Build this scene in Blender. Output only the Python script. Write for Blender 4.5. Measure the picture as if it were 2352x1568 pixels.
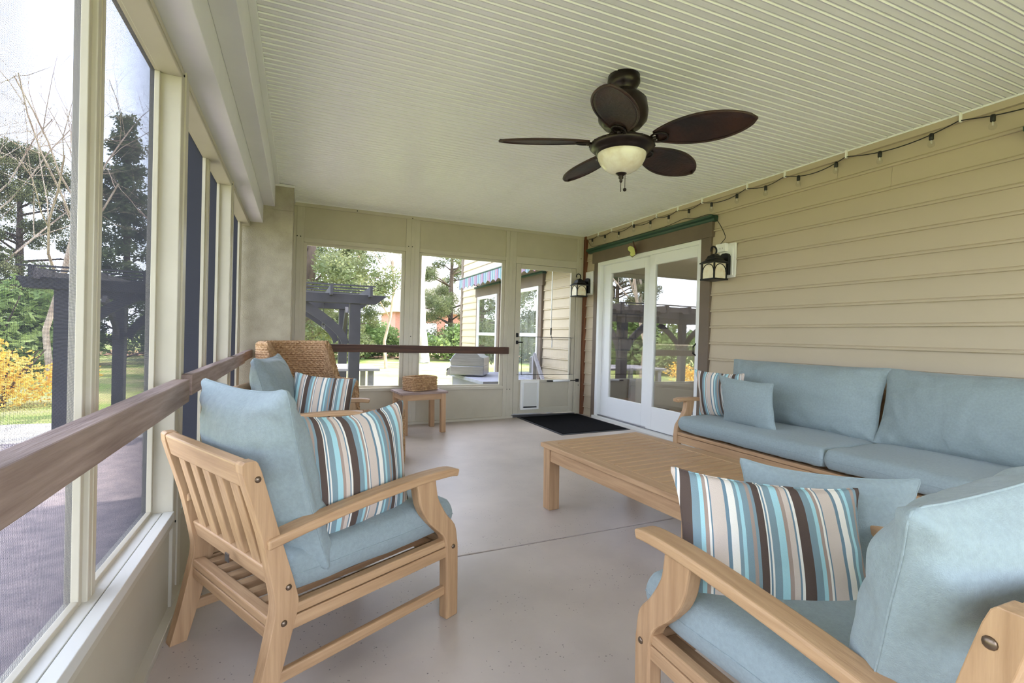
import bpy, bmesh, math, random
from mathutils import Matrix, Vector, noise
R = math.radians
random.seed(7)
for o in list(bpy.data.objects): bpy.data.objects.remove(o)
scene = bpy.context.scene
COL = scene.collection

# ------------------------------------------------------------------ camera, sky, sun, exposure
F_PX = 1140.4; YAW, PITCH, ROLL = R(23.338), R(-0.556), R(-1.549); CAM_H = 1.05
def cam_axes():
    f = Vector((math.sin(YAW)*math.cos(PITCH), math.cos(YAW)*math.cos(PITCH), math.sin(PITCH)))
    r = Vector((math.cos(YAW), -math.sin(YAW), 0)); d = f.cross(r)
    c, s = math.cos(ROLL), math.sin(ROLL)
    return c*r + s*d, -s*r + c*d, f
cr, cd, cf = cam_axes()
cam = bpy.data.cameras.new('camera'); cam_o = bpy.data.objects.new('camera', cam); COL.objects.link(cam_o)
cam.sensor_width = 36; cam.sensor_fit = 'HORIZONTAL'; cam.lens = F_PX/2352*36; cam.clip_start = 0.02; cam.clip_end = 400
m3 = Matrix((cr, -cd, -cf)).transposed()
cam_o.matrix_world = Matrix.Translation((0, 0, CAM_H)) @ m3.to_4x4()
scene.camera = cam_o

SUN_AZ, SUN_EL = R(28), R(58)          # azimuth measured from +X towards +Y: the sun stands over the house
world = bpy.data.worlds.new('sky'); scene.world = world; world.use_nodes = True
wn = world.node_tree; wn.nodes.clear()
sky = wn.nodes.new('ShaderNodeTexSky'); sky.sky_type = 'NISHITA'; sky.sun_disc = False
sky.sun_elevation = SUN_EL; sky.sun_rotation = math.pi/2 - SUN_AZ; sky.air_density = 1.0; sky.dust_density = 3.0; sky.ozone_density = 1.0
haze = wn.nodes.new('ShaderNodeMixRGB'); haze.inputs[0].default_value = 0.55; haze.inputs[2].default_value = (5.8, 6.25, 7.7, 1)
bg = wn.nodes.new('ShaderNodeBackground'); bg.inputs[1].default_value = 0.62
wo = wn.nodes.new('ShaderNodeOutputWorld')
wn.links.new(sky.outputs[0], haze.inputs[1]); wn.links.new(haze.outputs[0], bg.inputs[0]); wn.links.new(bg.outputs[0], wo.inputs[0])
sun = bpy.data.lights.new('sun', 'SUN'); sun.energy = 6.5; sun.angle = R(0.6); sun.color = (1, 0.97, 0.93)
sun_o = bpy.data.objects.new('sun', sun); COL.objects.link(sun_o); sun_o.location = (20, 10, 30)
sd = Vector((math.cos(SUN_EL)*math.cos(SUN_AZ), math.cos(SUN_EL)*math.sin(SUN_AZ), math.sin(SUN_EL)))
sun_o.rotation_euler = sd.to_track_quat('Z', 'Y').to_euler()
scene.view_settings.view_transform = 'Standard'; scene.view_settings.look = 'None'
scene.view_settings.gamma = 1; scene.view_settings.use_curve_mapping = False
scene.view_settings.exposure = 1.45

# ------------------------------------------------------------------ materials
def lin(c): return tuple(((v/255)/12.92 if v/255 <= 0.04045 else ((v/255+0.055)/1.055)**2.4) for v in c) + (1,)
MATS = {}
def mat(name, col, rough=0.6, col2=None, nscale=8.0, stretch=(1, 1, 1), bump=0.0, bscale=60.0, metal=0.0, spec=0.5, contrast=(0.35, 0.65), coat=0.0, sheen=0.0):
    m = bpy.data.materials.new(name); m.use_nodes = True; nt = m.node_tree; b = nt.nodes['Principled BSDF']
    b.inputs['Base Color'].default_value = lin(col); b.inputs['Roughness'].default_value = rough
    b.inputs['Metallic'].default_value = metal; b.inputs['Specular IOR Level'].default_value = spec
    if coat: b.inputs['Coat Weight'].default_value = coat
    if sheen: b.inputs['Sheen Weight'].default_value = sheen
    tc = nt.nodes.new('ShaderNodeTexCoord'); mp = nt.nodes.new('ShaderNodeMapping'); mp.inputs['Scale'].default_value = stretch
    nt.links.new(tc.outputs['Object'], mp.inputs[0])
    if col2:
        n = nt.nodes.new('ShaderNodeTexNoise'); n.inputs['Scale'].default_value = nscale; n.inputs['Detail'].default_value = 5; n.inputs['Roughness'].default_value = 0.6
        cr_ = nt.nodes.new('ShaderNodeValToRGB'); e = cr_.color_ramp.elements
        e[0].position, e[1].position = contrast; e[0].color = lin(col); e[1].color = lin(col2)
        nt.links.new(mp.outputs[0], n.inputs['Vector']); nt.links.new(n.outputs[0], cr_.inputs[0]); nt.links.new(cr_.outputs[0], b.inputs['Base Color'])
    if bump:
        n2 = nt.nodes.new('ShaderNodeTexNoise'); n2.inputs['Scale'].default_value = bscale; n2.inputs['Detail'].default_value = 4
        bp = nt.nodes.new('ShaderNodeBump'); bp.inputs['Strength'].default_value = bump; bp.inputs['Distance'].default_value = 0.01
        nt.links.new(mp.outputs[0], n2.inputs['Vector']); nt.links.new(n2.outputs[0], bp.inputs['Height']); nt.links.new(bp.outputs[0], b.inputs['Normal'])
    MATS[name] = m
    return m
WA, WB = (190, 154, 114), (158, 122, 86)
for ax, st in (('x', (1.2, 22, 22)), ('y', (22, 1.2, 22)), ('z', (22, 22, 1.2))):
    mat('teak_'+ax, WA, 0.5, WB, 2.2, st, 0.12, 6, contrast=(0.3, 0.75))
    mat('greywood_'+ax, (164, 142, 130), 0.7, (118, 96, 86), 2.0, st, 0.25, 6, contrast=(0.3, 0.72))
    mat('railwood_'+ax, (92, 62, 46), 0.65, (60, 40, 30), 2.0, st, 0.2, 6)
mat('brownpost', (128, 80, 48), 0.6, (92, 54, 32), 2, (20, 20, 1.2), 0.1, 5)
mat('fabric', (138, 150, 149), 0.9, (146, 158, 157), 90, (1, 1, 1), 0.25, 420, spec=0.15, sheen=0.15)
mat('frame', (196, 188, 167), 0.38, (188, 180, 159), 3, spec=0.5)
mat('panel', (190, 181, 158), 0.5, (182, 173, 151), 2.5, bump=0.03, bscale=30)
mat('sill_white', (214, 212, 202), 0.4)
mat('soffit', (234, 232, 230), 0.42, (226, 224, 223), 2)
mat('ceiling_vinyl', (240, 239, 236), 0.36, (234, 233, 231), 1.5)
mat('stucco', (180, 171, 150), 0.9, (160, 151, 130), 5, bump=0.5, bscale=140)
mat('siding', (189, 173, 147), 0.55, (182, 167, 142), 2, (1, .3, 1), 0.04, 40)
mat('trimbrown', (112, 96, 80), 0.6, (102, 88, 74), 3)
mat('crown_green', (28, 62, 44), 0.45)
mat('white_paint', (232, 232, 228), 0.38)
mat('white_plastic', (236, 234, 226), 0.45)
mat('black_metal', (26, 25, 24), 0.45, metal=0.2, spec=0.4)
mat('mesh_wire', (42, 43, 50), 0.7, spec=0.2)
mat('steel', (150, 150, 153), 0.28, (130, 130, 134), 4, (1, 1, 20), metal=0.95)
mat('bolt', (120, 104, 88), 0.35, metal=0.9)
mat('dark_hole', (20, 18, 16), 0.9)
mat('mat_black', (12, 12, 14), 0.95, (6, 6, 8), 300, bump=0.6, bscale=700, spec=0.1)
mat('rubber', (34, 35, 38), 0.7)
mat('cord_black', (18, 17, 17), 0.5)
mat('fan_bronze', (44, 32, 26), 0.32, (28, 20, 17), 6, metal=0.5)
mat('wicker_blade', (60, 32, 20), 0.5, (26, 14, 10), 4, (1, 1, 1), 0.3, 60)
mat('bowl', (232, 226, 206), 0.3, (206, 190, 158), 9, contrast=(0.42, 0.7), coat=0.4)
mat('lantern_pane', (236, 226, 198), 0.35, (216, 186, 138), 14, contrast=(0.45, 0.75), coat=0.2)
mat('weave', (200, 164, 120), 0.75, (138, 100, 64), 45, (1, 1, 1), 0.2, 200, contrast=(0.3, 0.7))
mat('weave_flat', (176, 142, 102), 0.75, (128, 96, 66), 30, bump=0.3, bscale=120)
mat('wing_green', (206, 210, 120), 0.25, coat=0.5); mat('wing_red', (196, 58, 40), 0.25, coat=0.5); mat('wing_edge', (60, 34, 24), 0.4)
mat('pergola', (44, 41, 44), 0.75, (32, 30, 33), 3, (1, 1, 1), 0.2, 30)
mat('deck_grey', (150, 146, 148), 0.8, (120, 116, 118), 4, (1, 12, 1))
mat('paver', (152, 138, 134), 0.9, (120, 110, 110), 7, bump=0.3, bscale=30)
mat('concrete_path', (214, 206, 194), 0.9, (190, 182, 170), 4)
mat('counter', (134, 134, 142), 0.6, (116, 116, 124), 8)
mat('cabinet_grey', (120, 118, 124), 0.7)
mat('bark_white', (206, 198, 190), 0.9, (160, 148, 138), 3, (2, 2, 1), 0.4, 10)
mat('bark_dark', (98, 82, 70), 0.95, (70, 58, 50), 3, (2, 2, .6), 0.5, 12)
mat('branch_pale', (196, 178, 160), 0.9, (150, 128, 112), 2)
mat('brick_far', (168, 118, 102), 0.9, (150, 102, 88), 5, (1, 1, 3))
mat('roof_far', (176, 164, 154), 0.9, (150, 140, 132), 3, (1, 1, 6))
mat('leafbed', (168, 118, 88), 1.0, (196, 160, 128), 3, bump=0.6, bscale=10)
mat('forsythia', (232, 186, 70), 0.9, (214, 160, 60), 5)
mat('fence_black', (34, 34, 36), 0.5)
mat('curtain', (220, 214, 204), 0.9)
mat('room_wall', (196, 188, 176), 0.9); mat('room_floor', (110, 80, 58), 0.4, (86, 60, 44), 2, (1, 8, 1))
mat('stone', (150, 140, 130), 0.9, (110, 102, 96), 4, bump=0.5, bscale=10); mat('linen', (222, 212, 196), 0.95); mat('darkwood', (48, 34, 28), 0.5)
lg = mat('fill_glow', (255, 250, 240), 0.5); lg.node_tree.nodes['Principled BSDF'].inputs['Emission Color'].default_value = (1, .93, .82, 1); lg.node_tree.nodes['Principled BSDF'].inputs['Emission Strength'].default_value = 60  # emission for the drum added to brighten the indoor room
def leafmat(name, c1, c2, sc=1.2):
    m = mat(name, c1, 0.7, c2, sc, contrast=(0.38, 0.62), spec=0.2)
    b = m.node_tree.nodes['Principled BSDF']; b.inputs['Transmission Weight'].default_value = 0.0
    nt = m.node_tree; out = nt.nodes['Material Output']; tr = nt.nodes.new('ShaderNodeBsdfTranslucent'); mx = nt.nodes.new('ShaderNodeMixShader'); mx.inputs[0].default_value = 0.35
    src = b.inputs['Base Color'].links[0].from_socket
    nt.links.new(src, tr.inputs[0]); nt.links.new(b.outputs[0], mx.inputs[1]); nt.links.new(tr.outputs[0], mx.inputs[2]); nt.links.new(mx.outputs[0], out.inputs[0])
    return m
leafmat('needles', (84, 95, 62), (124, 127, 88)); leafmat('shrub_leaf', (100, 122, 68), (140, 156, 96))
leafmat('gold_leaf', (226, 178, 72), (240, 206, 110)); leafmat('spruce_leaf', (74, 90, 62), (108, 118, 80))

def glassmat(name, boost, tint=(1, 1, 1, 1), ior=1.5):
    m = bpy.data.materials.new(name); m.use_nodes = True; nt = m.node_tree; nt.nodes.clear()
    o = nt.nodes.new('ShaderNodeOutputMaterial'); t = nt.nodes.new('ShaderNodeBsdfTransparent'); g = nt.nodes.new('ShaderNodeBsdfGlossy'); mx = nt.nodes.new('ShaderNodeMixShader'); lw = nt.nodes.new('ShaderNodeLayerWeight'); pw = nt.nodes.new('ShaderNodeMath'); fr = nt.nodes.new('ShaderNodeMath'); mu = nt.nodes.new('ShaderNodeMath')
    mu.operation = 'MULTIPLY'; mu.use_clamp = True; mu.inputs[1].default_value = boost
    t.inputs[0].default_value = tint; g.inputs['Roughness'].default_value = 0.0; g.inputs[0].default_value = (1, 1, 1, 1); lw.inputs[0].default_value = .5; pw.operation = 'POWER'; pw.inputs[1].default_value = 5; fr.operation = 'MULTIPLY_ADD'; fr.inputs[1].default_value = .96; fr.inputs[2].default_value = .04; nt.links.new(lw.outputs['Facing'], pw.inputs[0]); nt.links.new(pw.outputs[0], fr.inputs[0])
    nt.links.new(fr.outputs[0], mu.inputs[0]); nt.links.new(mu.outputs[0], mx.inputs[0]); nt.links.new(t.outputs[0], mx.inputs[1]); nt.links.new(g.outputs[0], mx.inputs[2]); nt.links.new(mx.outputs[0], o.inputs[0])
    MATS[name] = m
glassmat('pane_glass', 4.5, (0.86, 0.88, 0.88, 1)); glassmat('bulb_glass', 0.6, (0.95, 0.95, 0.95, 1))

# floor concrete: mottled beige-grey with dark specks
def floor_mat():
    m = mat('concrete', (194, 181, 168), 0.40, (172, 160, 149), 1.6, bump=0.05, bscale=25, contrast=(0.3, 0.7))
    nt = m.node_tree; b = nt.nodes['Principled BSDF']; src = b.inputs['Base Color'].links[0].from_socket
    tc = [n for n in nt.nodes if n.type == 'TEX_COORD'][0]
    v = nt.nodes.new('ShaderNodeTexVoronoi'); v.inputs['Scale'].default_value = 55
    lt = nt.nodes.new('ShaderNodeMath'); lt.operation = 'LESS_THAN'; lt.inputs[1].default_value = 0.16
    n = nt.nodes.new('ShaderNodeTexNoise'); n.inputs['Scale'].default_value = 5; gt = nt.nodes.new('ShaderNodeMath'); gt.operation = 'GREATER_THAN'; gt.inputs[1].default_value = 0.52
    n3 = nt.nodes.new('ShaderNodeTexNoise'); n3.inputs['Scale'].default_value = 120; gt3 = nt.nodes.new('ShaderNodeMath'); gt3.operation = 'GREATER_THAN'; gt3.inputs[1].default_value = 0.5
    mu = nt.nodes.new('ShaderNodeMath'); mu.operation = 'MULTIPLY'; mu2 = nt.nodes.new('ShaderNodeMath'); mu2.operation = 'MULTIPLY'; mu3 = nt.nodes.new('ShaderNodeMath'); mu3.operation = 'MULTIPLY'; mu3.inputs[1].default_value = 0.7
    mx = nt.nodes.new('ShaderNodeMixRGB'); mx.inputs[2].default_value = lin((74, 66, 64))
    for a in (v, n, n3): nt.links.new(tc.outputs['Object'], a.inputs['Vector'])
    nt.links.new(v.outputs['Distance'], lt.inputs[0]); nt.links.new(n.outputs[0], gt.inputs[0]); nt.links.new(n3.outputs[0], gt3.inputs[0])
    nt.links.new(lt.outputs[0], mu.inputs[0]); nt.links.new(gt.outputs[0], mu.inputs[1]); nt.links.new(mu.outputs[0], mu2.inputs[0]); nt.links.new(gt3.outputs[0], mu2.inputs[1]); nt.links.new(mu2.outputs[0], mu3.inputs[0])
    nt.links.new(mu3.outputs[0], mx.inputs[0]); nt.links.new(src, mx.inputs[1]); nt.links.new(mx.outputs[0], b.inputs['Base Color'])
floor_mat()
# grass
def grass_mat():
    m = mat('grass', (128, 146, 76), 1.0, (172, 160, 116), 0.5, contrast=(0.42, 0.66), bump=0.5, bscale=14, spec=0.1)
grass_mat()
# woven stripe fabric: bands across the pillow's own width
BR, ST, AQ, TP, CR_, TN, DB = (92, 78, 70), (130, 150, 154), (166, 206, 208), (166, 146, 132), (232, 226, 212), (206, 190, 174), (114, 136, 146)
STRIPES = [(BR, 26), (ST, 20), (AQ, 10), (TP, 9), (CR_, 5), (DB, 4), (TN, 34), (DB, 9), (CR_, 18), (ST, 8), (AQ, 9), (ST, 16), (TP, 9), (ST, 8), (BR, 18), (CR_, 4), (DB, 4), (CR_, 5), (ST, 18), (AQ, 18), (TP, 10), (TN, 14), (DB, 5), (CR_, 7)]
def stripe_mat(nm, ph):
    m = mat(nm, BR, 0.9, spec=0.12, bump=0.25, bscale=420); nt = m.node_tree; b = nt.nodes['Principled BSDF']; tc = [n for n in nt.nodes if n.type == 'TEX_COORD'][0]
    sp = nt.nodes.new('ShaderNodeSeparateXYZ'); mu = nt.nodes.new('ShaderNodeMath'); mu.operation = 'MULTIPLY_ADD'; tot = sum(w for _, w in STRIPES); mu.inputs[1].default_value = 1000/tot; mu.inputs[2].default_value = 10+ph
    fr = nt.nodes.new('ShaderNodeMath'); fr.operation = 'FRACT'; rp = nt.nodes.new('ShaderNodeValToRGB'); rp.color_ramp.interpolation = 'CONSTANT'
    els = rp.color_ramp.elements; pos = 0
    for i, (c, w) in enumerate(STRIPES):
        if i == 0: e = els[0]; e.position = 0
        elif i == 1: e = els[1]; e.position = pos/tot
        else: e = els.new(pos/tot)
        e.color = lin(c); pos += w
    nt.links.new(tc.outputs['Object'], sp.inputs[0]); nt.links.new(sp.outputs[0], mu.inputs[0]); nt.links.new(mu.outputs[0], fr.inputs[0]); nt.links.new(fr.outputs[0], rp.inputs[0]); nt.links.new(rp.outputs[0], b.inputs['Base Color'])
stripe_mat('stripe', .278); stripe_mat('stripe_b', .42); stripe_mat('stripe_d', .816); stripe_mat('stripe_s', .55)
# awning stripes run down the slope: bands along its length
def awning_mat():
    m = mat('awning_cloth', (150, 170, 176), 0.85); nt = m.node_tree; b = nt.nodes['Principled BSDF']; tc = [n for n in nt.nodes if n.type == 'TEX_COORD'][0]
    sp = nt.nodes.new('ShaderNodeSeparateXYZ'); mu = nt.nodes.new('ShaderNodeMath'); mu.operation = 'MULTIPLY'; mu.inputs[1].default_value = 2.6
    fr = nt.nodes.new('ShaderNodeMath'); fr.operation = 'FRACT'; rp = nt.nodes.new('ShaderNodeValToRGB'); rp.color_ramp.interpolation = 'CONSTANT'
    cs = [(0, (92, 120, 120)), (.18, (136, 148, 152)), (.28, (92, 106, 126)), (.42, (142, 94, 98)), (.52, (122, 114, 134)), (.66, (142, 114, 122)), (.8, (96, 128, 126)), (.92, (150, 150, 154))]
    els = rp.color_ramp.elements
    for i, (p, c) in enumerate(cs):
        e = els[i] if i < 2 else els.new(p)
        e.position = p; e.color = lin(c)
    nt.links.new(tc.outputs['Object'], sp.inputs[0]); nt.links.new(sp.outputs[1], mu.inputs[0]); nt.links.new(mu.outputs[0], fr.inputs[0]); nt.links.new(fr.outputs[0], rp.inputs[0]); nt.links.new(rp.outputs[0], b.inputs['Base Color'])
awning_mat()

# ------------------------------------------------------------------ mesh helpers
class MB:
    def __init__(s): s.v = []; s.f = []; s.M = Matrix.Identity(4)
    def add(s, vs, fs):
        n = len(s.v); s.v += [tuple(s.M @ Vector(p)) for p in vs]; s.f += [tuple(i+n for i in f) for f in fs]; return s
    def box(s, a, b):
        x0, y0, z0 = (min(p, q) for p, q in zip(a, b)); x1, y1, z1 = (max(p, q) for p, q in zip(a, b))
        return s.add([(x0, y0, z0), (x1, y0, z0), (x1, y1, z0), (x0, y1, z0), (x0, y0, z1), (x1, y0, z1), (x1, y1, z1), (x0, y1, z1)],
                     [(0, 3, 2, 1), (4, 5, 6, 7), (0, 1, 5, 4), (1, 2, 6, 5), (2, 3, 7, 6), (3, 0, 4, 7)])
    def prism(s, prof, lo, hi, axis='y'):
        # prof: 2-D outline (counter-clockwise in its own plane); axis: direction of extrusion
        n = len(prof)
        def P(p, t): return {'x': (t, p[0], p[1]), 'y': (p[0], t, p[1]), 'z': (p[0], p[1], t)}[axis]
        vs = [P(p, lo) for p in prof] + [P(p, hi) for p in prof]
        fs = [tuple(range(n)), tuple(range(2*n-1, n-1, -1))] + [(i, n+i, n+(i+1) % n, (i+1) % n) for i in range(n)]
        return s.add(vs, fs)
    def band(s, L, Rr, lo, hi, axis='y'):
        # a solid between two polylines L and Rr of equal length, extruded lo..hi
        n = len(L)
        def P(p, t): return {'x': (t, p[0], p[1]), 'y': (p[0], t, p[1]), 'z': (p[0], p[1], t)}[axis]
        vs = [P(p, lo) for p in L] + [P(p, lo) for p in Rr] + [P(p, hi) for p in L] + [P(p, hi) for p in Rr]; fs = []
        for i in range(n-1):
            fs += [(i, i+1, n+i+1, n+i), (2*n+i, 3*n+i, 3*n+i+1, 2*n+i+1), (i, 2*n+i, 2*n+i+1, i+1), (n+i, n+i+1, 3*n+i+1, 3*n+i)]
        fs += [(0, n, 3*n, 2*n), (n-1, 3*n-1, 4*n-1, 2*n-1)]
        return s.add(vs, fs)
    def bar(s, p, q, w, h=None, up=(0, 0, 1)):
        p, q = Vector(p), Vector(q); d = (q-p).normalized(); u = Vector(up)
        if abs(d.dot(u)) > 0.99: u = Vector((1, 0, 0))
        a = d.cross(u).normalized()*(w/2); b = a.cross(d).normalized()*((h or w)/2)
        c = [p-a-b, p+a-b, p+a+b, p-a+b, q-a-b, q+a-b, q+a+b, q-a+b]
        return s.add(c, [(0, 1, 2, 3), (7, 6, 5, 4), (0, 4, 5, 1), (1, 5, 6, 2), (2, 6, 7, 3), (3, 7, 4, 0)])
    def tube(s, path, r, n=8, caps=True):
        path = [Vector(p) for p in path]; rs = r if isinstance(r, (list, tuple)) else [r]*len(path); vs = []; fs = []
        ref = Vector((0, 0, 1))
        for i, p in enumerate(path):
            t = (path[min(i+1, len(path)-1)]-path[max(i-1, 0)]).normalized()
            if abs(t.dot(ref)) > 0.97: ref = Vector((1, 0, 0)) if abs(t.x) < .9 else Vector((0, 1, 0))
            a = t.cross(ref).normalized(); b = a.cross(t)
            for k in range(n): vs.append(p + rs[i]*(math.cos(2*math.pi*k/n)*a + math.sin(2*math.pi*k/n)*b))
        for i in range(len(path)-1):
            for k in range(n): fs.append((i*n+k, i*n+(k+1) % n, (i+1)*n+(k+1) % n, (i+1)*n+k))
        if caps: fs += [tuple(range(n-1, -1, -1)), tuple(range((len(path)-1)*n, len(path)*n))]
        return s.add(vs, fs)
    def lathe(s, prof, n=24, c=(0, 0, 0)):
        vs = []; fs = []; m = len(prof)
        for r, z in prof:
            for k in range(n): vs.append((c[0]+r*math.cos(2*math.pi*k/n), c[1]+r*math.sin(2*math.pi*k/n), c[2]+z))
        for i in range(m-1):
            for k in range(n): fs.append((i*n+k, i*n+(k+1) % n, (i+1)*n+(k+1) % n, (i+1)*n+k))
        return s.add(vs, fs)
    def build(s, name, m, parent=None, smooth=False, bevel=0, seg=2, fix=True):
        me = bpy.data.meshes.new(name); me.from_pydata(s.v, [], s.f); me.update()
        if fix:
            bm = bmesh.new(); bm.from_mesh(me); bmesh.ops.recalc_face_normals(bm, faces=bm.faces[:]); bm.to_mesh(me); bm.free()
        return link(name, me, m, parent, smooth, bevel, seg)
def link(name, me, m, parent=None, smooth=False, bevel=0, seg=2):
    o = bpy.data.objects.new(name, me); COL.objects.link(o)
    if m and not me.materials: me.materials.append(MATS[m] if isinstance(m, str) else m)
    if smooth:
        me.polygons.foreach_set('use_smooth', [True]*len(me.polygons))
    if bevel:
        bv = o.modifiers.new('bevel', 'BEVEL'); bv.width = bevel; bv.segments = seg; bv.limit_method = 'ANGLE'; bv.angle_limit = R(40)
    if parent: o.parent = parent
    return o
def B(a, b, name, m, parent=None, bevel=0): return MB().box(a, b).build(name, m, parent, bevel=bevel, fix=False)
def tag(o, label, cat, group=None):
    o['label'] = label; o['category'] = cat
    if group: o['group'] = group
    return o
def thing(name, label, cat, loc=(0, 0, 0), rotz=0, group=None):
    o = bpy.data.objects.new(name, None); COL.objects.link(o); o.empty_display_size = 0.1; o.location = loc; o.rotation_euler = (0, 0, rotz)
    return tag(o, label, cat, group)
def struct(o): o['kind'] = 'structure'; return o
def sempty(name, loc=(0, 0, 0)):
    o = bpy.data.objects.new(name, None); COL.objects.link(o); o.empty_display_size = 0.1; o.location = loc; o['kind'] = 'structure'; return o
def copy_tree(o, parent=None):
    c = o.copy(); COL.objects.link(c); c.parent = parent
    for ch in list(o.children): copy_tree(ch, c)
    return c

# ------------------------------------------------------------------ room constants
XL, XR, YB, YF, ZC = -0.44, 3.69, 6.0, -1.7, 2.475
SL = 0.02
def fz(x): return SL*(x-XR)
TILT = Matrix.Rotation(-math.atan(SL), 4, 'Y')
def pose(x, y, rz, dz=0.0): return Matrix.Translation((x, y, fz(x)+dz)) @ TILT @ Matrix.Rotation(rz, 4, 'Z')
def put(o, M): o.location = M.to_translation(); o.rotation_euler = M.to_euler(); return o

# ------------------------------------------------------------------ floor
fl = sempty('floor')
def slab(x0, x1, y0, y1):
    return MB().add([(x0, y0, fz(x0)-.15), (x1, y0, fz(x1)-.15), (x1, y1, fz(x1)-.15), (x0, y1, fz(x0)-.15), (x0, y0, fz(x0)), (x1, y0, fz(x1)), (x1, y1, fz(x1)), (x0, y1, fz(x0))],
                    [(0, 3, 2, 1), (4, 5, 6, 7), (0, 1, 5, 4), (1, 2, 6, 5), (2, 3, 7, 6), (3, 0, 4, 7)])
slab(-.56, 3.80, YF-.1, 2.369).build('slab', 'concrete', fl, bevel=.003); slab(-.56, 3.80, 2.381, YB+.1).build('slab', 'concrete', fl, bevel=.003)
slab(-.56, 3.80, 2.36, 2.385).build('joint_bed', 'dark_hole', fl).location.z = -.012

# ------------------------------------------------------------------ ceiling: white beadboard strips and stepped soffit beam
ce = sempty('ceiling')
PW = 0.0508
def plank_mesh():
    m = MB(); x0, x1 = -.23, 3.68
    prof = [(0, .03), (0, .009), (.003, .009), (.0045, .001), (.008, -.003), (.0115, .001), (.013, .006), (.016, .006), (.018, .001), (PW-.004, .001), (PW-.002, .009), (PW, .009), (PW, .03)]
    m.prism([(p[0], p[1]) for p in prof], x0, x1, 'x'); return m
pm = None
ny = int((YB-YF)/PW)+1
for k in range(ny):
    if pm is None:
        o = plank_mesh().build('ceiling_plank', 'ceiling_vinyl', ce); pm = o.data
    else: o = link('ceiling_plank', pm, None, ce)
    o.location = (0, YF+k*PW, ZC)
MB().box((-.7, YF-.3, ZC+.03), (4.2, YB+.45, ZC+.2)).build('roof_deck', 'soffit', ce, fix=False)
MB().box((XL-.09, YF-.1, 2.08), (-.33, YB, ZC+.03)).build('soffit_beam', 'soffit', ce, bevel=.003)
MB().box((-.33, YF-.1, 2.25), (-.23, YB, ZC+.03)).build('soffit_beam', 'soffit', ce, bevel=.003)
MB().box((-.23, YF-.1, ZC-.012), (-.195, YB, ZC+.001)).build('edge_moulding', 'ceiling_vinyl', ce, bevel=.002)
MB().box((3.655, YF, ZC-.008), (3.69, YB, ZC+.004)).build('edge_moulding', 'ceiling_vinyl', ce, bevel=.002)
MB().box((-.06, YB-.02, ZC-.008), (3.66, YB+.002, ZC+.004)).build('edge_moulding', 'ceiling_vinyl', ce, bevel=.002)

# ------------------------------------------------------------------ insect screen: real crossed wires
def screen(name, parent, u0, u1, z0, z1, plane, axis, pitch=.003, d=.0005):
    m = MB(); vs = []; fs = []
    def wire(a, b, vert):
        n = len(vs); h = d/2
        for (u, z) in (a, b):
            for (du, dp) in ((-h, -h), (h, -h), (h, h), (-h, h)):
                uu, zz = (u+du, z) if vert else (u, z+du)
                vs.append((plane+dp, uu, zz) if axis == 'y' else (uu, plane+dp, zz))
        for k in range(4): fs.append((n+k, n+(k+1) % 4, n+4+(k+1) % 4, n+4+k))
    k = 0; u = u0+pitch/2
    while u < u1: wire((u, z0), (u, z1), True); u += pitch
    z = z0+pitch/2
    while z < z1: wire((u0, z), (u1, z), False); z += pitch
    m.v = vs; m.f = fs
    o = m.build(name, 'mesh_wire', parent, fix=False); o['kind'] = 'stuff'; return o

# ------------------------------------------------------------------ left wall: three screened bays over low panels
wl = sempty('wall_left')
ZS, ZH = .325, 2.035
posts = [(-1.7, -1.55), (-.70, -.55), (.74, .88), (2.33, 2.475), (3.92, 4.085), (5.46, 5.62)]
for (a, b) in posts:
    pt = MB().box((XL-.075, a, -.1), (XL, b, 2.08)).build('post', 'frame', wl, bevel=.003)
    MB().box((XL-.002, a+.055, 0), (XL+.006, a+.075, 2.08)).build('cover_strip', 'frame', wl, bevel=.001)
    for z in (.27, .29, 2.055, 2.07):
        MB().lathe([(.0, .0), (.005, .0), (.005, .003), (0, .003)], 8).build('screw', 'dark_hole', wl).matrix_local = Matrix.Translation((XL+.001, a+.03+(z > 1)*.05*(z > 2.06)+(z < 1)*.05*(z > .28), z)) @ Matrix.Rotation(R(90), 4, 'Y')
for i in range(len(posts)-1):
    y0, y1 = posts[i][1], posts[i+1][0]
    MB().box((XL-.05, y0, -.1), (XL-.012, y1, .26)).build('knee_panel', 'panel', wl)
    MB().box((XL-.075, y0, .262), (XL+.002, y1, .285)).build('sill_apron', 'frame', wl, bevel=.002)
    MB().box((XL-.075, y0, .285), (XL-.036, y1, ZS-.006)).build('sill', 'sill_white', wl, bevel=.002)
    MB().box((XL-.032, y0, .285), (XL+.004, y1, ZS-.004)).build('sill', 'sill_white', wl, bevel=.002)
    MB().box((XL-.075, y0, ZH), (XL, y1, 2.08)).build('header', 'frame', wl, bevel=.003)
    MB().box((XL-.02, y0, ZH+.012), (XL+.004, y1, ZH+.02)).build('header_bead', 'frame', wl, bevel=.001)
MB().box((XL-.1, YF, -.12), (XL+.02, 5.35, fz(XL)+.022)).build('base_channel', 'frame', wl, bevel=.003)
wi = 0
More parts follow.
